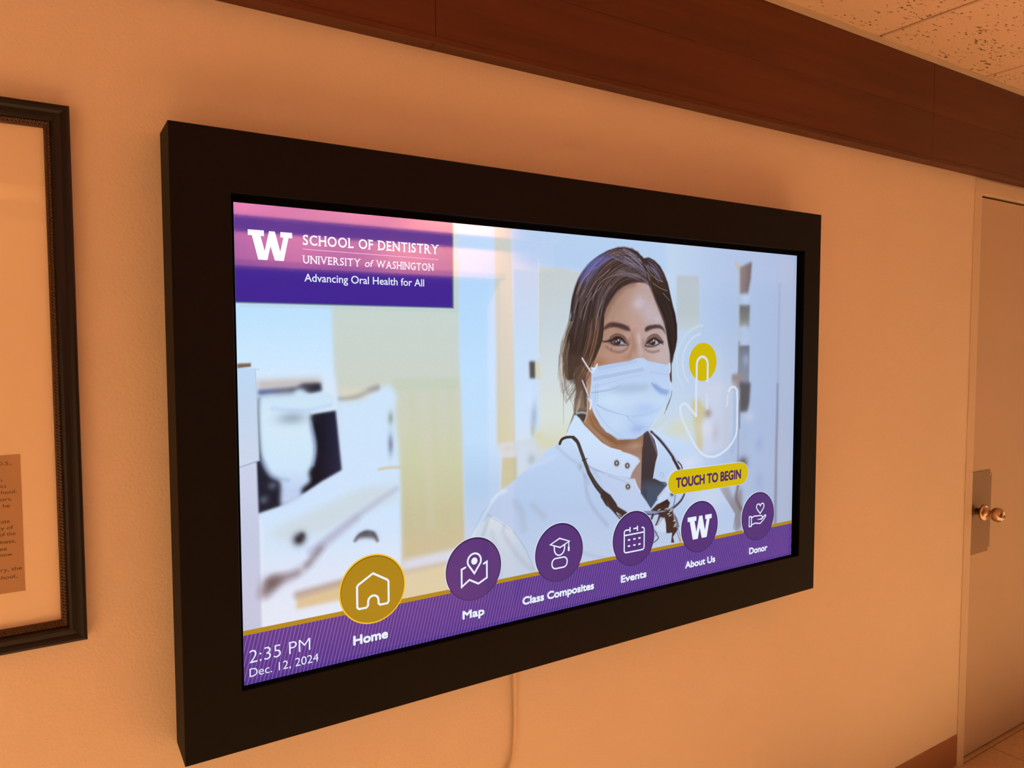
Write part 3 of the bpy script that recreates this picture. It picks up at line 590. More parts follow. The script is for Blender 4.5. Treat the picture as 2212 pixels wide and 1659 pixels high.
for k in range(200): blob(F(rng.uniform(880, 1640), rng.uniform(760, 1300)), 2, 2, (204, 178, 170) if k % 2 else (152, 118, 104), .07)
poly(F(1240, 640, 1100, 690, 990, 780, 900, 900, 830, 1040, 800, 1200, 830, 1180, 900, 1010, 1000, 860, 1120, 740, 1280, 690), (120, 86, 74), 3.5, .6)
line(F(1470, 740, 1530, 900, 1610, 1100, 1660, 1240), (134, 104, 98), 3.5, .6, soft=2.5)
blob(EY(560, 470), 24, 9, (164, 128, 108), .6); blob(EY(420, 430), 9, 6, (180, 146, 128), .5); blob(EY(1500, 500), 16, 8, (182, 156, 150), .6)
# nose
line(EY(1090, 560, 1110, 720, 1130, 860, 1150, 1040), (198, 178, 184), 8, .6, 10, soft=5); line(EY(1100, 600, 1120, 780), (212, 202, 220), 4, .5, soft=3)
line(EY(940, 540, 960, 640, 970, 760, 960, 880, 920, 1000, 880, 1100), (146, 106, 86), 6, .55, soft=4); line(EY(890, 700, 880, 800, 850, 880), (128, 92, 76), 5, .55, soft=3)
blob(EY(1010, 900), 6, 14, (160, 122, 102), .6); blob(EY(830, 1130), 10, 8, (168, 122, 100), .6); line(EY(1210, 720, 1200, 820, 1215, 880), (140, 112, 108), 5, .5, soft=3)
blob(EY(1010, 380), 12, 12, (194, 158, 152), .6); blob(EY(990, 520), 8, 9, (188, 142, 132), .6)
blob(EY(400, 1080), 26, 14, (190, 146, 128), .6); blob(EY(1600, 1100), 14, 14, (200, 178, 178), .6); blob(EY(150, 1240), 14, 10, (164, 116, 88), .7)
# brows
poly(EY(262, 440, 330, 350, 420, 295, 520, 290, 640, 310, 760, 350, 860, 410, 905, 470, 880, 500, 780, 480, 640, 430, 520, 405, 400, 405, 310, 450, 270, 480), (72, 50, 48), 1.5, .9, True)
poly(EY(1250, 500, 1262, 420, 1340, 370, 1460, 350, 1580, 345, 1650, 380, 1720, 480, 1745, 590, 1690, 490, 1620, 435, 1520, 430, 1400, 460, 1300, 510), (72, 54, 53), 1.4, .9, True)
for k in range(34):
    t = k / 33; x = 300 + 560 * t; y = 420 - 95 * math.sin(3.14 * min(1, t * 1.2) * .55) + 120 * max(0, t - .4) ** 1.3
    line(EY(x, y + 50, x + 22, y - 15 + rng.uniform(-15, 15)), (60, 42, 42), 1, .45)
    x = 1270 + 420 * t; y = 420 - 40 * math.sin(3.14 * t); line(EY(x, y + 50, x + 14, y - 10 + rng.uniform(-20, 20)), (60, 46, 46), 1, .4)
# eyes
for cx, s in ((0, 0), (1, 1)):
    if s == 0:
        lid = EY(250, 742, 340, 735, 420, 650, 500, 590, 590, 566, 690, 590, 770, 650, 830, 740, 860, 830, 800, 840, 640, 850, 500, 830, 430, 780, 340, 755)
        eye = EY(440, 745, 500, 715, 590, 690, 680, 725, 760, 790, 815, 825, 700, 830, 580, 815, 490, 790)
        iris, ir = (590, 755), 80
    else:
        lid = EY(1240, 860, 1260, 770, 1310, 670, 1400, 600, 1490, 575, 1570, 600, 1640, 680, 1690, 770, 1600, 790, 1540, 830, 1400, 860, 1270, 865)
        eye = EY(1275, 830, 1330, 770, 1400, 710, 1480, 690, 1550, 740, 1580, 780, 1520, 820, 1420, 845, 1330, 845)
        iris, ir = (1430, 765), 76
    poly(lid, (112, 82, 72), 1.6, .8, True)
    top = lid[2:9] if s == 0 else lid[2:8]
    line(top, (64, 44, 40), 1.6, .65, soft=.8)
    poly(eye, (164, 160, 176), .8, 1, True)
    c = [(iris[0] + ir * math.cos(t * .5236), iris[1] + ir * .98 * math.sin(t * .5236)) for t in range(12)]
    poly(EY(*[v for q in c for v in q]), (48, 32, 30), .7, 1, True)
    if s == 0:
        blob(EY(490, 765), 6, 6, (90, 72, 74), .8)
        poly(EY(400, 760, 470, 680, 560, 628, 640, 630, 730, 680, 800, 780, 830, 840, 770, 790, 690, 715, 600, 697, 510, 715, 450, 755), (44, 30, 30), .9, .92, True)
        line(EY(225, 740, 330, 745, 440, 715), (50, 34, 32), 1.6, .85, 4, soft=1.); line(EY(430, 750, 490, 810, 600, 838, 720, 836, 820, 835), (66, 48, 52), 3, .85, soft=1.2)
        for k in range(9): x = 500 + k * 34; line(EY(x, 685, x - 4 + (k - 4) * 4, 600 + abs(k - 4) * 8), (52, 38, 36), .8, .45)
        line(EY(240, 780, 330, 770, 420, 790), (110, 84, 76), 1.6, .6)
    else:
        blob(EY(1330, 810), 5, 6, (96, 78, 80), .8); blob(EY(1530, 770), 3, 5, (186, 186, 204), .8)
        poly(EY(1258, 865, 1310, 760, 1390, 685, 1480, 655, 1560, 690, 1650, 765, 1680, 790, 1590, 780, 1540, 735, 1480, 702, 1410, 720, 1340, 785), (42, 30, 30), .9, .92, True)
        line(EY(1265, 855, 1340, 872, 1440, 872, 1540, 830, 1600, 795), (72, 56, 60), 3, .8, soft=1.2)
        for k in range(12): x = 1460 + k * 18; line(EY(x, 690 + k * 6, x + 8 + k * 4, 590 + k * 15), (48, 36, 36), .8, .5)
        for k in range(4): line(EY(1580 + k * 14, 750 + k * 8, 1690, 760 + k * 22), (40, 28, 28), 1, .7)
    for (x, y), r in (((iris[0] + 28, iris[1] - 38), 2.2), ((iris[0] - 26, iris[1] - 8), 1.7)): blob(EY(x, y), r * .8, r, (236, 236, 244), 1.)
    blob(EY(iris[0] - 5, iris[1] + 30), 3, 2.5, (84, 62, 58), .6)
blob(EY(790, 825), 2.4, 1.8, (196, 160, 160), .8); blob(EY(1305, 822), 2.4, 1.8, (196, 164, 168), .8)
line(EY(330, 880, 450, 960, 600, 1000, 720, 980, 820, 920), (122, 92, 80), 4, .75, soft=2.5); line(EY(1260, 930, 1340, 980, 1460, 1000, 1580, 970), (124, 96, 90), 4, .75, soft=2.5)
blob(EY(560, 920), 18, 4, (178, 146, 130), .6); blob(EY(700, 890), 10, 4, (176, 154, 158), .6); blob(EY(1420, 930), 14, 3.5, (188, 164, 160), .6); blob(EY(447, 925), 1.2, 1.2, (60, 40, 36), .9)

# ---- hair in front
g1 = F(1340, 300, 1150, 172, 900, 205, 650, 350, 490, 545, 400, 760, 355, 1030, 335, 1200, 270, 1400, 230, 1560, 205, 1720)
g2 = F(1390, 430, 1240, 300, 1040, 250, 830, 350, 650, 540, 530, 780, 480, 1050, 430, 1300, 380, 1560, 350, 1800)
g3 = F(1440, 560, 1290, 440, 1090, 420, 900, 540, 750, 780, 690, 1100, 630, 1350, 560, 1620, 520, 1850)
g4 = F(1440, 650, 1260, 600, 1080, 630, 930, 780, 840, 960, 790, 1180, 765, 1420, 700, 1660, 600, 1850)
poly(F(1300, 600, 1180, 655, 1060, 710, 980, 780, 900, 890, 835, 1010, 810, 1120, 805, 1300, 780, 1450, 740, 1580, 690, 1720, 600, 1860, 560, 1800, 600, 1560, 640, 1250, 700, 1000, 850, 760, 1000, 600), ['y', [(600, (52, 40, 40)), (680, (58, 44, 40)), (780, (74, 54, 44))]], 1.)
strands([g1, g2, g3, g4], 300, [(38, 29, 32), (46, 34, 35), (78, 62, 62), (54, 40, 38), (34, 25, 26)], (.25, .6), (.9, 2.2), (0, .5, .5, 1.), 2.)
strands([g1, g2, g3, g4], 130, [(128, 112, 112), (150, 132, 126), (112, 96, 100), (140, 118, 104)], (.25, .6), (.7, 1.3), (0, .6, .4, 1.), 1.6)
r1 = F(1380, 330, 1450, 305, 1580, 405, 1680, 600, 1745, 850, 1815, 1150, 1826, 1450, 1785, 1690)
r2 = F(1400, 420, 1470, 520, 1560, 760, 1650, 960, 1730, 1150, 1770, 1350, 1780, 1560, 1765, 1720)
r3 = F(1440, 620, 1490, 760, 1550, 900, 1630, 1090, 1690, 1290, 1722, 1520, 1752, 1710)
poly(F(1400, 430, 1470, 600, 1500, 760, 1560, 890, 1640, 1080, 1690, 1260, 1715, 1480, 1750, 1680) + G(1770, 420, 1790, 300) + F(1812, 1590, 1835, 1450, 1835, 1250, 1800, 1100, 1740, 900), (46, 36, 32), 1.2)
strands([r1, r2, r3], 130, [(40, 30, 28), (56, 42, 38), (76, 62, 58), (34, 26, 24)], (.3, .6), (.9, 2.2), (0, .5, .5, 1.), 1.5)
# sheen
CLIP = hairclip
blob(F(620, 420), 22, 13, (88, 104, 200), .6, -.75); blob(F(500, 560), 11, 16, (88, 92, 170), .55, -.5); blob(F(800, 310), 18, 9, (86, 86, 140), .5, -.4)
s1 = F(860, 210, 700, 310, 580, 430, 480, 600, 420, 760); s2 = F(980, 300, 820, 380, 680, 520, 560, 700, 480, 880)
strands([s1, s2], 60, [(126, 140, 222), (60, 54, 104), (96, 104, 180), (48, 42, 66)], (.25, .55), (.8, 1.8), (0, .5, .4, 1.), 1.5)
c1 = F(1100, 160, 1220, 230, 1330, 340, 1420, 480, 1448, 600); c2 = F(980, 180, 1130, 270, 1290, 400, 1420, 540, 1448, 640); c3 = F(930, 290, 1080, 380, 1260, 470, 1400, 560, 1445, 660)
strands([c1, c2, c3], 110, [(150, 150, 190), (44, 36, 44), (196, 196, 226), (60, 48, 50), (36, 28, 32), (112, 104, 130)], (.25, .65), (.8, 1.8), (0, .5, .4, 1.), 1.8)
d1 = F(1000, 470, 1160, 500, 1320, 560, 1440, 660); d2 = F(960, 560, 1140, 570, 1310, 620, 1435, 690)
strands([d1, d2], 40, [(140, 128, 150), (176, 168, 190), (60, 46, 46)], (.2, .5), (.8, 1.4), (0, .5, .5, 1.), 1.5)
e1 = F(1440, 305, 1540, 400, 1620, 540, 1690, 700); e2 = F(1420, 420, 1520, 540, 1620, 680, 1720, 820)
strands([e1, e2], 60, [(132, 128, 180), (50, 40, 48), (180, 182, 220), (40, 32, 34)], (.25, .55), (.8, 1.6), (0, .5, .3, .8), 1.5)
CLIP = None
for k in range(26):
    a = rng.random(); p = spline(F(900, 200, 1000, 158, 1090, 150, 1200, 172, 1300, 225), False, 10)[int(a * 39)]
    line([(p[0], p[1] + 1), (p[0] + rng.uniform(-1, 3), p[1] - rng.uniform(.5, 2.5))], (96, 92, 96), .9, .5)
line(F(1340, 300, 1370, 400, 1420, 520, 1450, 680), (40, 30, 28), 6, .8, 3, soft=2)
for p in (F(1500, 660, 1600, 730, 1700, 770), F(1480, 540, 1560, 610, 1640, 640), F(1640, 800, 1700, 870, 1735, 910), F(1420, 500, 1440, 560, 1448, 620)): line(p, (176, 160, 150), 1.3, .7)
for p in (F(560, 640, 620, 500, 700, 430), F(560, 860, 700, 640, 880, 480), F(520, 1180, 600, 920, 780, 700), F(420, 820, 500, 640, 600, 520), F(640, 900, 760, 660, 920, 560, 1080, 540), F(480, 1150, 520, 1000, 640, 800), F(720, 1150, 780, 900, 900, 700), F(390, 1080, 450, 900, 540, 760), F(700, 1320, 720, 1100, 800, 900)):
    line(p, (176, 158, 150), 1.2, .65)
poly(F(590, 1520, 660, 1360, 720, 1240, 740, 1330, 690, 1480, 620, 1620), (128, 92, 72), 3, .4)
for k in range(26):
    x = rng.uniform(600, 760); line(F(x, 1180 + rng.uniform(-60, 60), x - 25, 1420, x - 80, 1640, x - 150, 1840), (72, 48, 38) if k % 2 else (150, 112, 88), 1.1, .6)
line(F(800, 1150, 785, 1420, 730, 1600, 650, 1760, 560, 1900), (54, 38, 34), 4, .8, 2, soft=1.2)
# ear and loose strands
poly(G(390, 560, 410, 480, 520, 460, 560, 560, 520, 640, 470, 662, 420, 640), (140, 104, 84), 1.5, .8, True)
line(G(395, 560, 390, 600, 400, 640, 410, 680), (220, 206, 190), 2.2, .8); line(G(400, 600, 410, 650), (50, 40, 40), 2, .8)
poly(G(235, 300, 260, 600, 330, 700, 420, 700, 520, 640, 500, 300), (78, 60, 52), 3, .7)
for k in range(60):
    x = rng.uniform(190, 300); l = rng.uniform(300, 560); y = rng.uniform(40, 200)
    line(G(x + 30, y, x, y + l * .45, x - 10 + rng.normal(0, 12), y + l, x + rng.normal(15, 25), y + l * 1.5), [(92, 72, 62), (168, 150, 128), (84, 64, 54), (120, 98, 82)][k % 4], .9, rng.uniform(.25, .65), .4)
for k in range(34):
    x = rng.uniform(560, 680); y = rng.uniform(250, 420)
    line(G(x, y, x - 60, y + 170, x - 150, y + 330, x - 280 + rng.normal(0, 25), y + 540), [(88, 62, 50), (150, 120, 98), (64, 46, 40)][k % 3], 1.2, rng.uniform(.35, .8), .5)
for p in (G(240, 480, 270, 760, 320, 870, 400, 800), G(200, 500, 235, 800, 240, 1050, 240, 1280), G(250, 600, 300, 820, 370, 1000, 390, 1130), G(270, 960, 360, 850, 440, 720, 520, 620), G(280, 980, 380, 840, 480, 690), G(180, 300, 170, 500, 160, 640), G(230, 700, 250, 850, 300, 950)):
    line(p, (112, 92, 76), 1.1, .7, .5)
for k in range(8): line(G(210 + k * 6, 300 + k * 20, 195 + k * 4, 480, 215 + k * 5, 640 + k * 20), (216, 202, 178), 1., .45)
for k in range(14):
    x = 190 + rng.uniform(-30, 60); line(F(x + 130, 1200, x + 60, 1380, x + 10, 1560), (170, 156, 140), .9, .5)
for p in (G(1760, 780, 1755, 880, 1700, 1040, 1660, 1130), G(1740, 930, 1700, 1020, 1680, 1080), G(1745, 560, 1740, 700, 1768, 820)): line(p, (104, 80, 66), 2.2, .9, .8)
for k in range(10): x = 1560 + k * 12; line(G(x + 60, 1100 + k * 6, x, 1230, x - 110, 1340), (186, 178, 150), .8, .22)

# ---- face mask and its loops
mk = G(640, 500, 720, 465, 960, 422, 1180, 386, 1280, 348, 1360, 346, 1430, 390, 1560, 416, 1690, 442, 1735, 415, 1746, 540, 1726, 572, 1742, 690, 1766, 800, 1746, 900, 1700, 950, 1622, 1030, 1560, 1150, 1500, 1250, 1440, 1340, 1350, 1430, 1250, 1486, 1030, 1494, 940, 1432, 840, 1386, 760, 1280, 680, 1150, 622, 1000, 610, 860, 628, 720, 638, 560)
poly(mk, ['y', [(775, (186, 208, 240)), (800, (184, 206, 240)), (840, (190, 212, 242)), (900, (192, 214, 244)), (950, (184, 208, 242))]], .7)
poly(G(840, 560, 1200, 480, 1380, 440, 1420, 480, 1220, 520, 900, 600), (194, 214, 248), 3, .6)
poly(G(640, 830, 830, 800, 1040, 735, 1200, 700, 1480, 700, 1600, 760, 1740, 800, 1700, 950, 1560, 1080, 1350, 1160, 1150, 1165, 900, 1080, 720, 1010, 620, 990), ['y', [(830, (182, 206, 234)), (870, (198, 220, 246)), (900, (188, 212, 244))]], 2, .8)
poly(G(860, 800, 1040, 740, 1150, 720, 1450, 720, 1400, 800, 1200, 830, 1000, 830), (164, 186, 216), 5, .75)
poly(G(1480, 705, 1540, 710, 1640, 790, 1740, 810, 1690, 870, 1600, 850, 1520, 780), (134, 160, 218), 2.5, .8)
for p, c, w, a in ((G(640, 836, 830, 808, 950, 775, 1045, 738), (126, 146, 184), 2.4, .6), (G(720, 1010, 860, 1080, 1020, 1130, 1160, 1168), (138, 160, 204), 2.6, .6), (G(1200, 1170, 1400, 1140, 1560, 1080, 1620, 1030), (160, 186, 232), 2.4, .7), (G(1140, 1170, 1220, 1260, 1280, 1300), (150, 172, 220), 3, .6), (G(700, 1070, 800, 1230, 940, 1370, 1060, 1440), (158, 178, 216), 2.4, .6), (G(660, 1080, 760, 1260, 850, 1360), (206, 226, 252), 3, .6), (G(640, 760, 900, 690, 1160, 620, 1340, 590), (166, 188, 226), 2, .6), (G(1480, 700, 1560, 770, 1700, 800), (120, 144, 200), 2, .7), (G(1010, 1480, 1250, 1478, 1370, 1400, 1480, 1260), (150, 176, 220), 3, .5)):
    line(p, c, w, a, .4, soft=1.4)
blob(G(1290, 1340), 16, 10, (150, 176, 228), .7); blob(G(1380, 1060), 26, 14, (168, 194, 238), .6); blob(G(950, 1270), 22, 16, (200, 220, 246), .5); blob(G(1250, 1220), 14, 12, (176, 198, 236), .5); blob(G(900, 930), 22, 14, (204, 224, 248), .6); blob(G(660, 920), 6, 18, (176, 204, 240), .6)
for k in range(44):                                                       # stitched seams
    t = k / 43
    for r in range(3):
        x, y = 730 + 530 * t, 488 - 104 * t + r * 16; line(G(x, y, x + 6, y - 8), (140, 160, 204), .9, .4)
    for r in range(3):
        x, y = 660 + 700 * t, 630 - 140 * t + r * 18; line(G(x, y, x + 7, y - 9), (112, 130, 172), 1., .5)
    x, y = 1450 + 270 * t, 540 + 40 * t
    line(G(x, y, x + 6, y + 12), (150, 170, 214), .9, .35)
for k in range(8):
    for x in (696, 728): y = 710 + k * 40; line(G(x - k * 2, y, x - k * 2, y + 14), (110, 132, 176), 1.1, .7)
    for x in (1680, 1720): y = 830 + k * 15; line(G(x, y, x + 4, y + 5), (140, 164, 214), 1, .5)
line(G(505, 350, 560, 440, 600, 500, 645, 555), (222, 220, 226), 3.2, .95, 4, soft=.8); line(G(640, 490, 680, 500, 715, 440), (216, 230, 250), 4.5, 1, 4, soft=.8); line(G(645, 555, 680, 520), (206, 222, 248), 4, .9)
line(G(505, 665, 560, 800, 610, 950), (214, 210, 222), 3, .95, 4, soft=.8); line(G(628, 940, 625, 1010, 617, 1060), (224, 234, 250), 4, .95, 4.5, soft=.8); line(G(495, 670, 545, 800, 590, 900), (70, 54, 50), 1.6, .6)
line(G(1738, 420, 1742, 500, 1735, 545), (230, 238, 252), 2.5, .9); line(G(1725, 580, 1740, 690, 1764, 800), (226, 232, 244), 1.6, .8)
pic = np.clip(pic + rng.normal(0, 1.2, pic.shape[:2])[..., None], 0, 255)


# screen mesh: one vertex per picture sample
gx, gy = np.meshgrid(np.arange(PW) / (PW - 1) * W, H - np.arange(PH) / (PH - 1) * H)
co = np.zeros((PH * PW, 3), np.float32); co[:, 0] = gx.ravel() - BX0; co[:, 1] = YS; co[:, 2] = gy.ravel() + SZ0 - BZ_0
ii = np.arange(PH * PW, dtype=np.int32).reshape(PH, PW)
quads = np.stack([ii[1:, :-1], ii[1:, 1:], ii[:-1, 1:], ii[:-1, :-1]], -1).reshape(-1, 4)
me = bpy.data.meshes.new('screen_panel'); me.vertices.add(len(co)); me.vertices.foreach_set('co', co.ravel())
me.loops.add(quads.size); me.loops.foreach_set('vertex_index', quads.ravel()); me.polygons.add(len(quads))
me.polygons.foreach_set('loop_start', np.arange(0, quads.size, 4, dtype=np.int32)); me.polygons.foreach_set('loop_total', np.full(len(quads), 4, np.int32))
me.update(calc_edges=True)
c = pic.reshape(-1, 3) / 255.; c = np.where(c <= .04045, c / 12.92, ((c + .055) / 1.055) ** 2.4)
at_ = me.attributes.new('picture', 'FLOAT_COLOR', 'POINT'); at_.data.foreach_set('color', np.c_[c, np.ones(len(c))].astype(np.float32).ravel())
mscr, nt, b = nmat('lit picture'); b.inputs['Base Color'].default_value = (.004, .004, .004, 1); b.inputs['Roughness'].default_value = .035; b.inputs['IOR'].default_value = SCREEN_IOR
an = nt.nodes.new('ShaderNodeAttribute'); an.attribute_name = 'picture'; nt.links.new(an.outputs['Color'], b.inputs['Emission Color']); b.inputs['Emission Strength'].default_value = 1.
me.materials.append(mscr); screen = bpy.data.objects.new('screen_panel', me); COL.objects.link(screen); screen.parent = tv

# interface: flat lit shapes on the screen, in a 1920 x 1080 layout
class UI:
    def __init__(s): s.v, s.f, s.m, s.mats = [], [], [], []
    def mi(s, m):
        if m not in s.mats: s.mats.append(m)
        return s.mats.index(m)
    def add(s, pts, faces, m, lay):
        b0 = len(s.v); s.v += [(x, y, lay) for x, y in pts]; s.f += [tuple(b0 + k for k in q) for q in faces]; s.m += [s.mi(m)] * len(faces)
    def poly(s, pts, m, lay):
        tri = tessellate_polygon([[Vector((x, y, 0)) for x, y in pts]]); s.add(pts, [tuple(t) for t in tri], m, lay)
    def ellipse(s, x, y, rx, ry, m, lay, n=72): s.add([(x + rx * math.cos(2 * math.pi * k / n), y + ry * math.sin(2 * math.pi * k / n)) for k in range(n)], [tuple(range(n))], m, lay)
    def ring(s, x, y, r, w, m, lay, n=72):
        a = [2 * math.pi * k / n for k in range(n)]; p = [(x + (r - w) * math.cos(t), y + (r - w) * math.sin(t)) for t in a] + [(x + r * math.cos(t), y + r * math.sin(t)) for t in a]
        s.add(p, [(k, (k + 1) % n, n + (k + 1) % n, n + k) for k in range(n)], m, lay)
    def rect(s, x0, y0, x1, y1, m, lay): s.add([(x0, y0), (x1, y0), (x1, y1), (x0, y1)], [(0, 1, 2, 3)], m, lay)
    def stroke(s, pts, w, m, lay, closed=False, cap=True):
        pts = [Vector(q) for q in pts]; n = len(pts); L, R_ = [], []
        for i in range(n):
            a = pts[i - 1] if (i or closed) else pts[i]; c = pts[(i + 1) % n] if (i < n - 1 or closed) else pts[i]
            d0 = (pts[i] - a).normalized() if a != pts[i] else None; d1 = (c - pts[i]).normalized() if c != pts[i] else None
            d0 = d0 or d1; d1 = d1 or d0; t = (d0 + d1).normalized() if (d0 + d1).length > 1e-4 else d1
            nn = Vector((-t.y, t.x)); k = w / 2 / max(.5, nn.dot(Vector((-d1.y, d1.x)))); L.append(tuple(pts[i] + nn * k)); R_.append(tuple(pts[i] - nn * k))
        fs = [(i, (i + 1) % n, n + (i + 1) % n, n + i) for i in range(n if closed else n - 1)]
        s.add(L + R_, fs, m, lay)
        if cap and not closed:
            for e in (pts[0], pts[-1]): s.ellipse(e.x, e.y, w / 2, w / 2, m, lay + .02, 14)
    def text(s, t, x0, x1, base, cap, m, lay, weight=0., spacing=1., shear=0.):
        p, f = fit(t, x0, x1, -base, cap, 0 if weight > .005 else weight, spacing, shear)
        w = weight * cap if weight > .005 else 0         # heavy faces: the outline laid down several times round a small circle
        for k in range(10 if w else 1): s.add([(x + (w * math.cos(k * .6283) if k else 0), -y + (w * math.sin(k * .6283) if k else 0)) for x, y in p], f, m, lay + .004 * k)
    def build(s, name):
        bm = bmesh.new(); vs = [bm.verts.new((x / 1920 * W - BX0, YS - .00035 * lay, (1 - y / 1080) * H + SZ0 - BZ_0)) for x, y, lay in s.v]
        for q, m in zip(s.f, s.m):
            try: f = bm.faces.new([vs[k] for k in q]); f.material_index = m
            except ValueError: pass
        for f in bm.faces:
            f.normal_update()
            if f.normal.y > 0: f.normal_flip()
        return link(name, bm, s.mats, screen)
def arc(cx, cy, rx, ry, a0, a1, n=14): return [(cx + rx * math.cos(math.radians(a0 + (a1 - a0) * k / n)), cy + ry * math.sin(math.radians(a0 + (a1 - a0) * k / n))) for k in range(n + 1)]
def rounded(x0, y0, x1, y1, r, n=10): return arc(x1 - r, y0 + r, r, r, -90, 0, n) + arc(x1 - r, y1 - r, r, r, 0, 90, n) + arc(x0 + r, y1 - r, r, r, 90, 180, n) + arc(x0 + r, y0 + r, r, r, 180, 270, n)

U_WHITE = lit('lit white', (232, 240, 255)); U_GOLD = lit('lit gold', (172, 134, 20)); U_GOLD2 = lit('lit bright gold', (240, 190, 40)); U_HOME = lit('lit dark gold', (166, 130, 16))
U_PURP = lit('lit purple', (80, 50, 120)); U_EDGE = lit('lit pale edge', (214, 220, 244)); U_RIM = lit('lit purple rim', (88, 64, 140)); U_BAN = lit('lit banner purple', (66, 38, 146)); U_GREY = lit('lit grey edge', (136, 158, 182))
U_GREY2 = lit('lit dark edge', (70, 82, 120)); U_YEL = lit('lit yellow', (208, 184, 8)); U_INK = lit('lit plum', (78, 38, 98)); U_LINE = lit('lit lilac line', (196, 150, 214)); U_HAND = lit('lit pale outline', (214, 224, 242)); U_DK = lit('lit shadow', (44, 30, 78))
U_HALO = lit('lit pale disc', (206, 216, 234)); U_HALO2 = lit('lit faint disc', (200, 213, 230))
def bar_mat():
    m, nt, b = nmat('lit pinstriped purple'); b.inputs['Base Color'].default_value = (.004, .004, .004, 1); b.inputs['Roughness'].default_value = .035; b.inputs['IOR'].default_value = SCREEN_IOR
    tc = nt.nodes.new('ShaderNodeTexCoord'); sp = nt.nodes.new('ShaderNodeSeparateXYZ'); nt.links.new(tc.outputs['Object'], sp.inputs[0])
    ma = nt.nodes.new('ShaderNodeMath'); ma.operation = 'MULTIPLY_ADD'; ma.inputs[1].default_value = -.27; nt.links.new(sp.outputs['Z'], ma.inputs[0]); nt.links.new(sp.outputs['X'], ma.inputs[2])
    mb = nt.nodes.new('ShaderNodeMath'); mb.operation = 'MULTIPLY'; mb.inputs[1].default_value = 1 / .0068; nt.links.new(ma.outputs[0], mb.inputs[0])
    fr_ = nt.nodes.new('ShaderNodeMath'); fr_.operation = 'FRACT'; nt.links.new(mb.outputs[0], fr_.inputs[0])
    r = ramp(nt, fr_.outputs[0], [(0, lin((82, 50, 134))), (.66, lin((82, 50, 134))), (.76, lin((122, 92, 176))), (.9, lin((122, 92, 176))), (1, lin((82, 50, 134)))])
    nt.links.new(r.outputs['Color'], b.inputs['Emission Color']); b.inputs['Emission Strength'].default_value = 1.; return m
U_BAR = bar_mat()
u = UI(); u.rect(0, 965, 1920, 1080, U_BAR, 1); u.rect(0, 954, 1920, 965.3, U_GOLD, 1)
u.text('2:35 PM', 11.8, 151, 1031, 29.5, U_WHITE, 3, -.012); u.text('Dec. 12, 2024', 11.8, 170, 1063, 19.5, U_WHITE, 3, -.006)
u.build('navigation_bar')
# title banner
u = UI(); u.rect(0, 0, 534, 215, U_BAN, 1); u.rect(534, 0, 537.4, 219, U_GREY2, 1); u.rect(537.4, 0, 540.5, 219, U_GREY, 1); u.rect(0, 215, 534, 217.2, U_GREY2, 1); u.rect(0, 217.2, 537.4, 219.5, U_GREY, 1)
WL = [(28.5, 56.5), (63.3, 56.5), (63.3, 69.3), (55.8, 69.3), (64.1, 101.8), (74.6, 57.2), (87.4, 57.2), (98.6, 101.5), (106, 69.3), (99.4, 69.3), (99.4, 57.2), (126, 57.2), (126, 69.6), (117.6, 69.6), (106.1, 121.7), (86.2, 121.7), (77, 90.5), (69.9, 121.7), (50, 121.7), (37.1, 69), (28.5, 69)]
u.poly(WL, U_WHITE, 3)
SER = {'S': [(.93, .93, 'v'), (.05, .07, 'v')], 'C': [(.95, .9, 'v')], 'H': [(.07, 0), (.07, 1), (.93, 0), (.93, 1)], 'L': [(.1, 0), (.1, 1), (.97, .1, 'v')], 'F': [(.1, 0), (.1, 1), (.95, .92, 'v')], 'D': [(.06, 0), (.06, 1)], 'E': [(.1, 0), (.1, 1), (.93, .93, 'v'), (.96, .08, 'v')], 'N': [(.06, 0), (.06, 1), (.94, 1)], 'T': [(.5, 0), (.03, .94, 'v'), (.97, .94, 'v')],
       'I': [(.5, 0), (.5, 1)], 'R': [(.08, 0), (.08, 1), (.95, 0)], 'Y': [(.5, 0), (.06, 1), (.94, 1)], 'U': [(.08, 1), (.92, 1)], 'V': [(.05, 1), (.95, 1)], 'W': [(.03, 1), (.97, 1)], 'A': [(.04, 0), (.96, 0)], 'G': [(.93, .93, 'v'), (.93, .42)], 'O': []}
def serif_line(u, text, x0, x1, base, cap, wt, lay, gap=.16, sp=.36):
    adv, pos = 0., []
    for ch in text:
        if ch == ' ': adv += sp; continue
        p, f = glyphs(ch, wt); a, b = min(q[0] for q in p), max(q[0] for q in p); pos.append((ch, adv, p, f, a, b)); adv += (b - a) + gap
    k = (x1 - x0) / (adv - gap); ky = cap / CAP
    for ch, ad, p, f, a, b in pos:
        u.add([(x0 + (ad + q[0] - a) * k, base - q[1] * ky) for q in p], f, U_WHITE, lay)
        for s_ in SER.get(ch, []):
            cx = x0 + (ad + (b - a) * s_[0]) * k; cy = base - s_[1] * cap; h = cap * .035; w = cap * .16
            if len(s_) == 3: u.rect(cx - h * .9, cy - cap * .1, cx + h * .9, cy + cap * .1, U_WHITE, lay + .03)
            else: u.rect(cx - w, cy - h, cx + w, cy + h, U_WHITE, lay + .03)
serif_line(u, 'SCHOOL OF DENTISTRY', 150.4, 495.5, 81.8, 22.0, .014, 3, .13, .34)
u.poly([(150, 91.2), (496, 95.2), (496, 96.8), (150, 92.8)], U_LINE, 2)
serif_line(u, 'UNIVERSITY', 150.2, 287, 124.2, 17.2, .004, 3, .15)
u.text('of', 298, 318, 124.4, 17.0, U_WHITE, 3, .002, 1., .22); serif_line(u, 'WASHINGTON', 329, 481.2, 125.2, 17.2, .004, 3, .15)
u.text('Advancing Oral Health for All', 152.5, 455, 165.4, 17.6, U_WHITE, 3, .010)
u.build('title_banner')
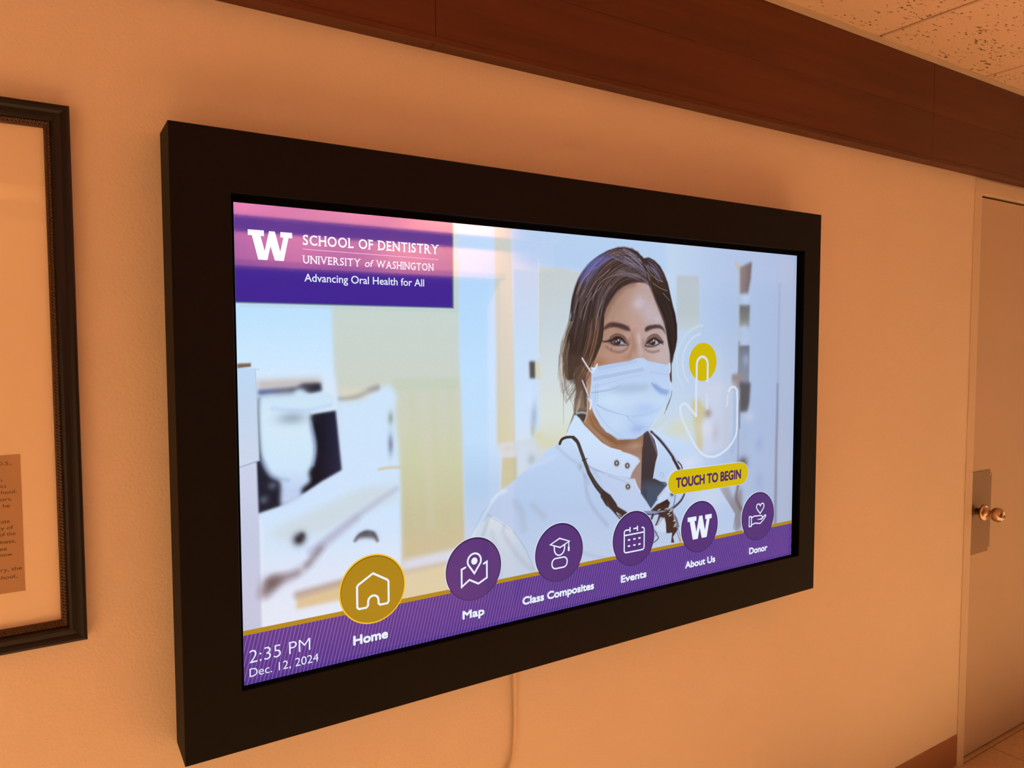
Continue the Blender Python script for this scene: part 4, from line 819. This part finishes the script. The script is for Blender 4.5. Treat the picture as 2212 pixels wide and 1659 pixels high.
# round buttons
def button(name, cx, cy, label, lx0, lx1, base, icon, home=False, cap=20.5):
    u = UI(); r = 86.8
    u.ellipse(cx, cy, r, r, U_EDGE if not home else U_GOLD2, 2)
    a = [(cx + (r + .4) * math.cos(t), cy + (r + .4) * math.sin(t)) for t in [math.asin(45 / r) + (math.pi - 2 * math.asin(45 / r)) * k / 40 for k in range(41)]]
    if not home: u.poly(a, U_RIM, 3)
    u.ellipse(cx, cy, r - (3.6 if home else 1.9), r - (3.6 if home else 1.9), U_DK if not home else lit('lit gold shadow', (120, 92, 10)), 4); u.ellipse(cx + (0 if home else -.4), cy + 1.2, r - 5, r - 5, U_HOME if home else U_PURP, 5)
    icon(u, 7)
    u.text(label, lx0 + 1.2, lx1 + 1.2, base + 1.2, cap, U_DK, 6, .076); u.text(label, lx0, lx1, base, cap, U_WHITE, 7, .064)
    u.build(name)
def ic_home(u, l): u.stroke([(309, 874), (346, 896), (349.5, 901), (349.5, 951), (346, 956), (327, 956), (322.8, 952), (322.5, 943)] + arc(309, 943, 13.5, 13.5, 0, -180, 12)[1:] + [(295.2, 952), (291, 956.5), (272, 956.5), (267.5, 952), (267.5, 901), (271, 896)], 5.2, U_WHITE, l, True)
def ic_map(u, l):
    u.stroke([(568, 902.5), (556.6, 906.5), (556.6, 953.5), (580, 938), (607.5, 953), (634, 941), (634, 897), (624.5, 901.5)], 5, U_WHITE, l)
    u.stroke(arc(595.3, 889, 20.3, 20, 155, 385, 24) + [(595.2, 923)], 5, U_WHITE, l, True); u.ellipse(595.3, 889.6, 9.4, 9.6, U_WHITE, l)
def ic_class(u, l):
    u.stroke([(843.8, 882.8), (876.3, 868.8), (911.2, 882), (878.3, 895.6)], 4, U_WHITE, l, True); u.stroke([(909, 883), (909, 897)], 3.2, U_WHITE, l); u.stroke([(909, 900), (909, 908)], 6.4, U_WHITE, l)
    u.stroke([(857.5, 890)] + arc(876, 897, 18.3, 21, 170, 10, 16) + [(894.5, 890)], 4, U_WHITE, l); u.stroke(rounded(849.6, 925.5, 903.5, 955, 13.5), 4, U_WHITE, l, True)
def ic_cal(u, l):
    u.stroke(arc(1129, 887, 9, 7, 270, 180, 6) + arc(1129, 943, 9, 7, 180, 90, 6) + arc(1192, 943, 9, 7, 90, 0, 6) + arc(1192, 887, 9, 7, 0, -90, 6), 4.2, U_WHITE, l); u.stroke([(1129, 880.5), (1142.8, 880.5)], 4.2, U_WHITE, l); u.stroke([(1158, 879.5), (1173, 879)], 4.2, U_WHITE, l)
    u.stroke([(1120, 896), (1200.5, 895.5)], 4.2, U_WHITE, l)
    for x in (1142.8, 1173, ): u.stroke([(x, 874), (x, 887)], 4.4, U_WHITE, l)
    for y in (912, 931):
        for x in (1139, 1161, 1181.5): u.stroke([(x - 4.6, y), (x + 4.6, y)], 4.8, U_WHITE, l, cap=False)
def ic_w(u, l):
    k = 110.8 / 97.5; u.poly([(1389.2 + (x - 28.5) * k, 875.6 + (y - 56.5) * 1.16) for x, y in WL], U_WHITE, l)
def ic_don(u, l):
    u.stroke([(1743, 906)] + [(1727, 890), (1722.8, 881), (1726, 873.5), (1733, 870.8), (1739, 873.2), (1743, 879.5), (1747, 873.2), (1753, 870.8), (1760, 873.5), (1763.2, 881), (1759, 890)], 3.8, U_WHITE, l, True)
    u.stroke([(1686.5, 911), (1698, 911.5), (1698, 945.5), (1686.5, 945.5)], 3.8, U_WHITE, l, True)
    u.stroke([(1700, 916), (1712, 911.5), (1726, 913), (1745, 913), (1753, 916), (1755.5, 921), (1750, 926), (1729, 926), (1750, 927), (1767, 915), (1772, 915), (1773, 919), (1760, 931), (1744, 941.5), (1730, 939), (1716, 937), (1700, 940.5)], 3.8, U_WHITE, l)
button('home_button', 309, 913.5, 'Home', 257.5, 345.5, 1043.3, ic_home, True, 21.5)
button('map_button', 595, 911, 'Map', 560, 624.5, 1041, ic_map); button('class_composites_button', 877, 910, 'Class Composites', 750, 1002, 1039, ic_class)
button('events_button', 1160, 910, 'Events', 1109, 1211, 1039.5, ic_cal); button('about_us_button', 1446, 912.5, 'About Us', 1381, 1518.5, 1041, ic_w); button('donor_button', 1733.5, 914.5, 'Donor', 1690, 1783, 1042.5, ic_don)
# touch prompt and pointing hand
u = UI(); u.stroke(rounded(1299.5, 715.5, 1675, 793, 38.7), 1.5, U_EDGE, 8, True); u.poly(rounded(1300, 716, 1674.5, 792.5, 38), U_YEL, 9); u.text('TOUCH TO BEGIN', 1335, 1637.5, 770.5, 29.5, U_INK, 10, .062); u.build('touch_prompt')
u = UI(); u.ellipse(1452.3, 371, 63.4, 62.2, U_YEL, 2)
u.stroke(arc(1452.3, 371, 91, 91, 135, 262, 24), 6, U_HALO, 1.2); u.stroke(arc(1452.3, 371, 117, 117, 140, 268, 24), 7, U_HALO2, 1)
hand = [(1423.8, 546)] + [(1423.8, 380)] + arc(1449, 380, 25.2, 26, 180, 360, 16) + [(1474.4, 434)]
u.stroke(hand, 8.5, U_HAND, 3); u.stroke([(1475.5, 480), (1475.5, 524)], 7, U_HALO, 3)
u.stroke([(1423.8, 546), (1388, 512), (1374, 503), (1360, 506), (1353, 517), (1355, 533), (1363, 553), (1392, 600), (1421.7, 642.6), (1449, 670), (1477.5, 683), (1510, 687), (1538, 681), (1572, 666), (1599, 645), (1615, 622), (1620, 600), (1619.5, 500), (1616, 476)] + arc(1597, 478, 21, 21, -10, -165, 12), 7.5, U_HAND, 3)
u.stroke([(1573, 485), (1570, 520)], 7, U_HALO, 3)
u.build('pointing_hand')

# ------------------------------------------------------------------ cord below the screen
pts = [(.577, -.012, BZ_0 + .004), (.5785, -.010, .82), (.5808, -.0085, .76), (.5800, -.0085, .69), (.5760, -.0085, .645), (.566, -.0085, .617), (.545, -.0085, .590), (.515, -.0085, .555), (.490, -.0085, .50), (.478, -.0085, .42), (.474, -.0085, .30), (.472, -.0095, .16), (.470, -.0125, .12), (.469, -.020, .03), (.468, -.028, .0075), (.466, -.09, .0063), (.45, -.16, .0063)]
bm = bmesh.new(); sp = []
for i in range(len(pts) - 1):
    a, b, c_, d = [Vector(pts[max(0, min(len(pts) - 1, i + k))]) for k in (-1, 0, 1, 2)]
    for t in (0, .25, .5, .75): sp.append(.5 * (2 * b + (c_ - a) * t + (2 * a - 5 * b + 4 * c_ - d) * t * t + (3 * b - a - 3 * c_ + d) * t ** 3))
tube(bm, sp + [Vector(pts[-1])], .0048)
tag(link('power_cord', bm, M_CORD), 'beige power cord hanging down the wall below the touchscreen', 'cord')
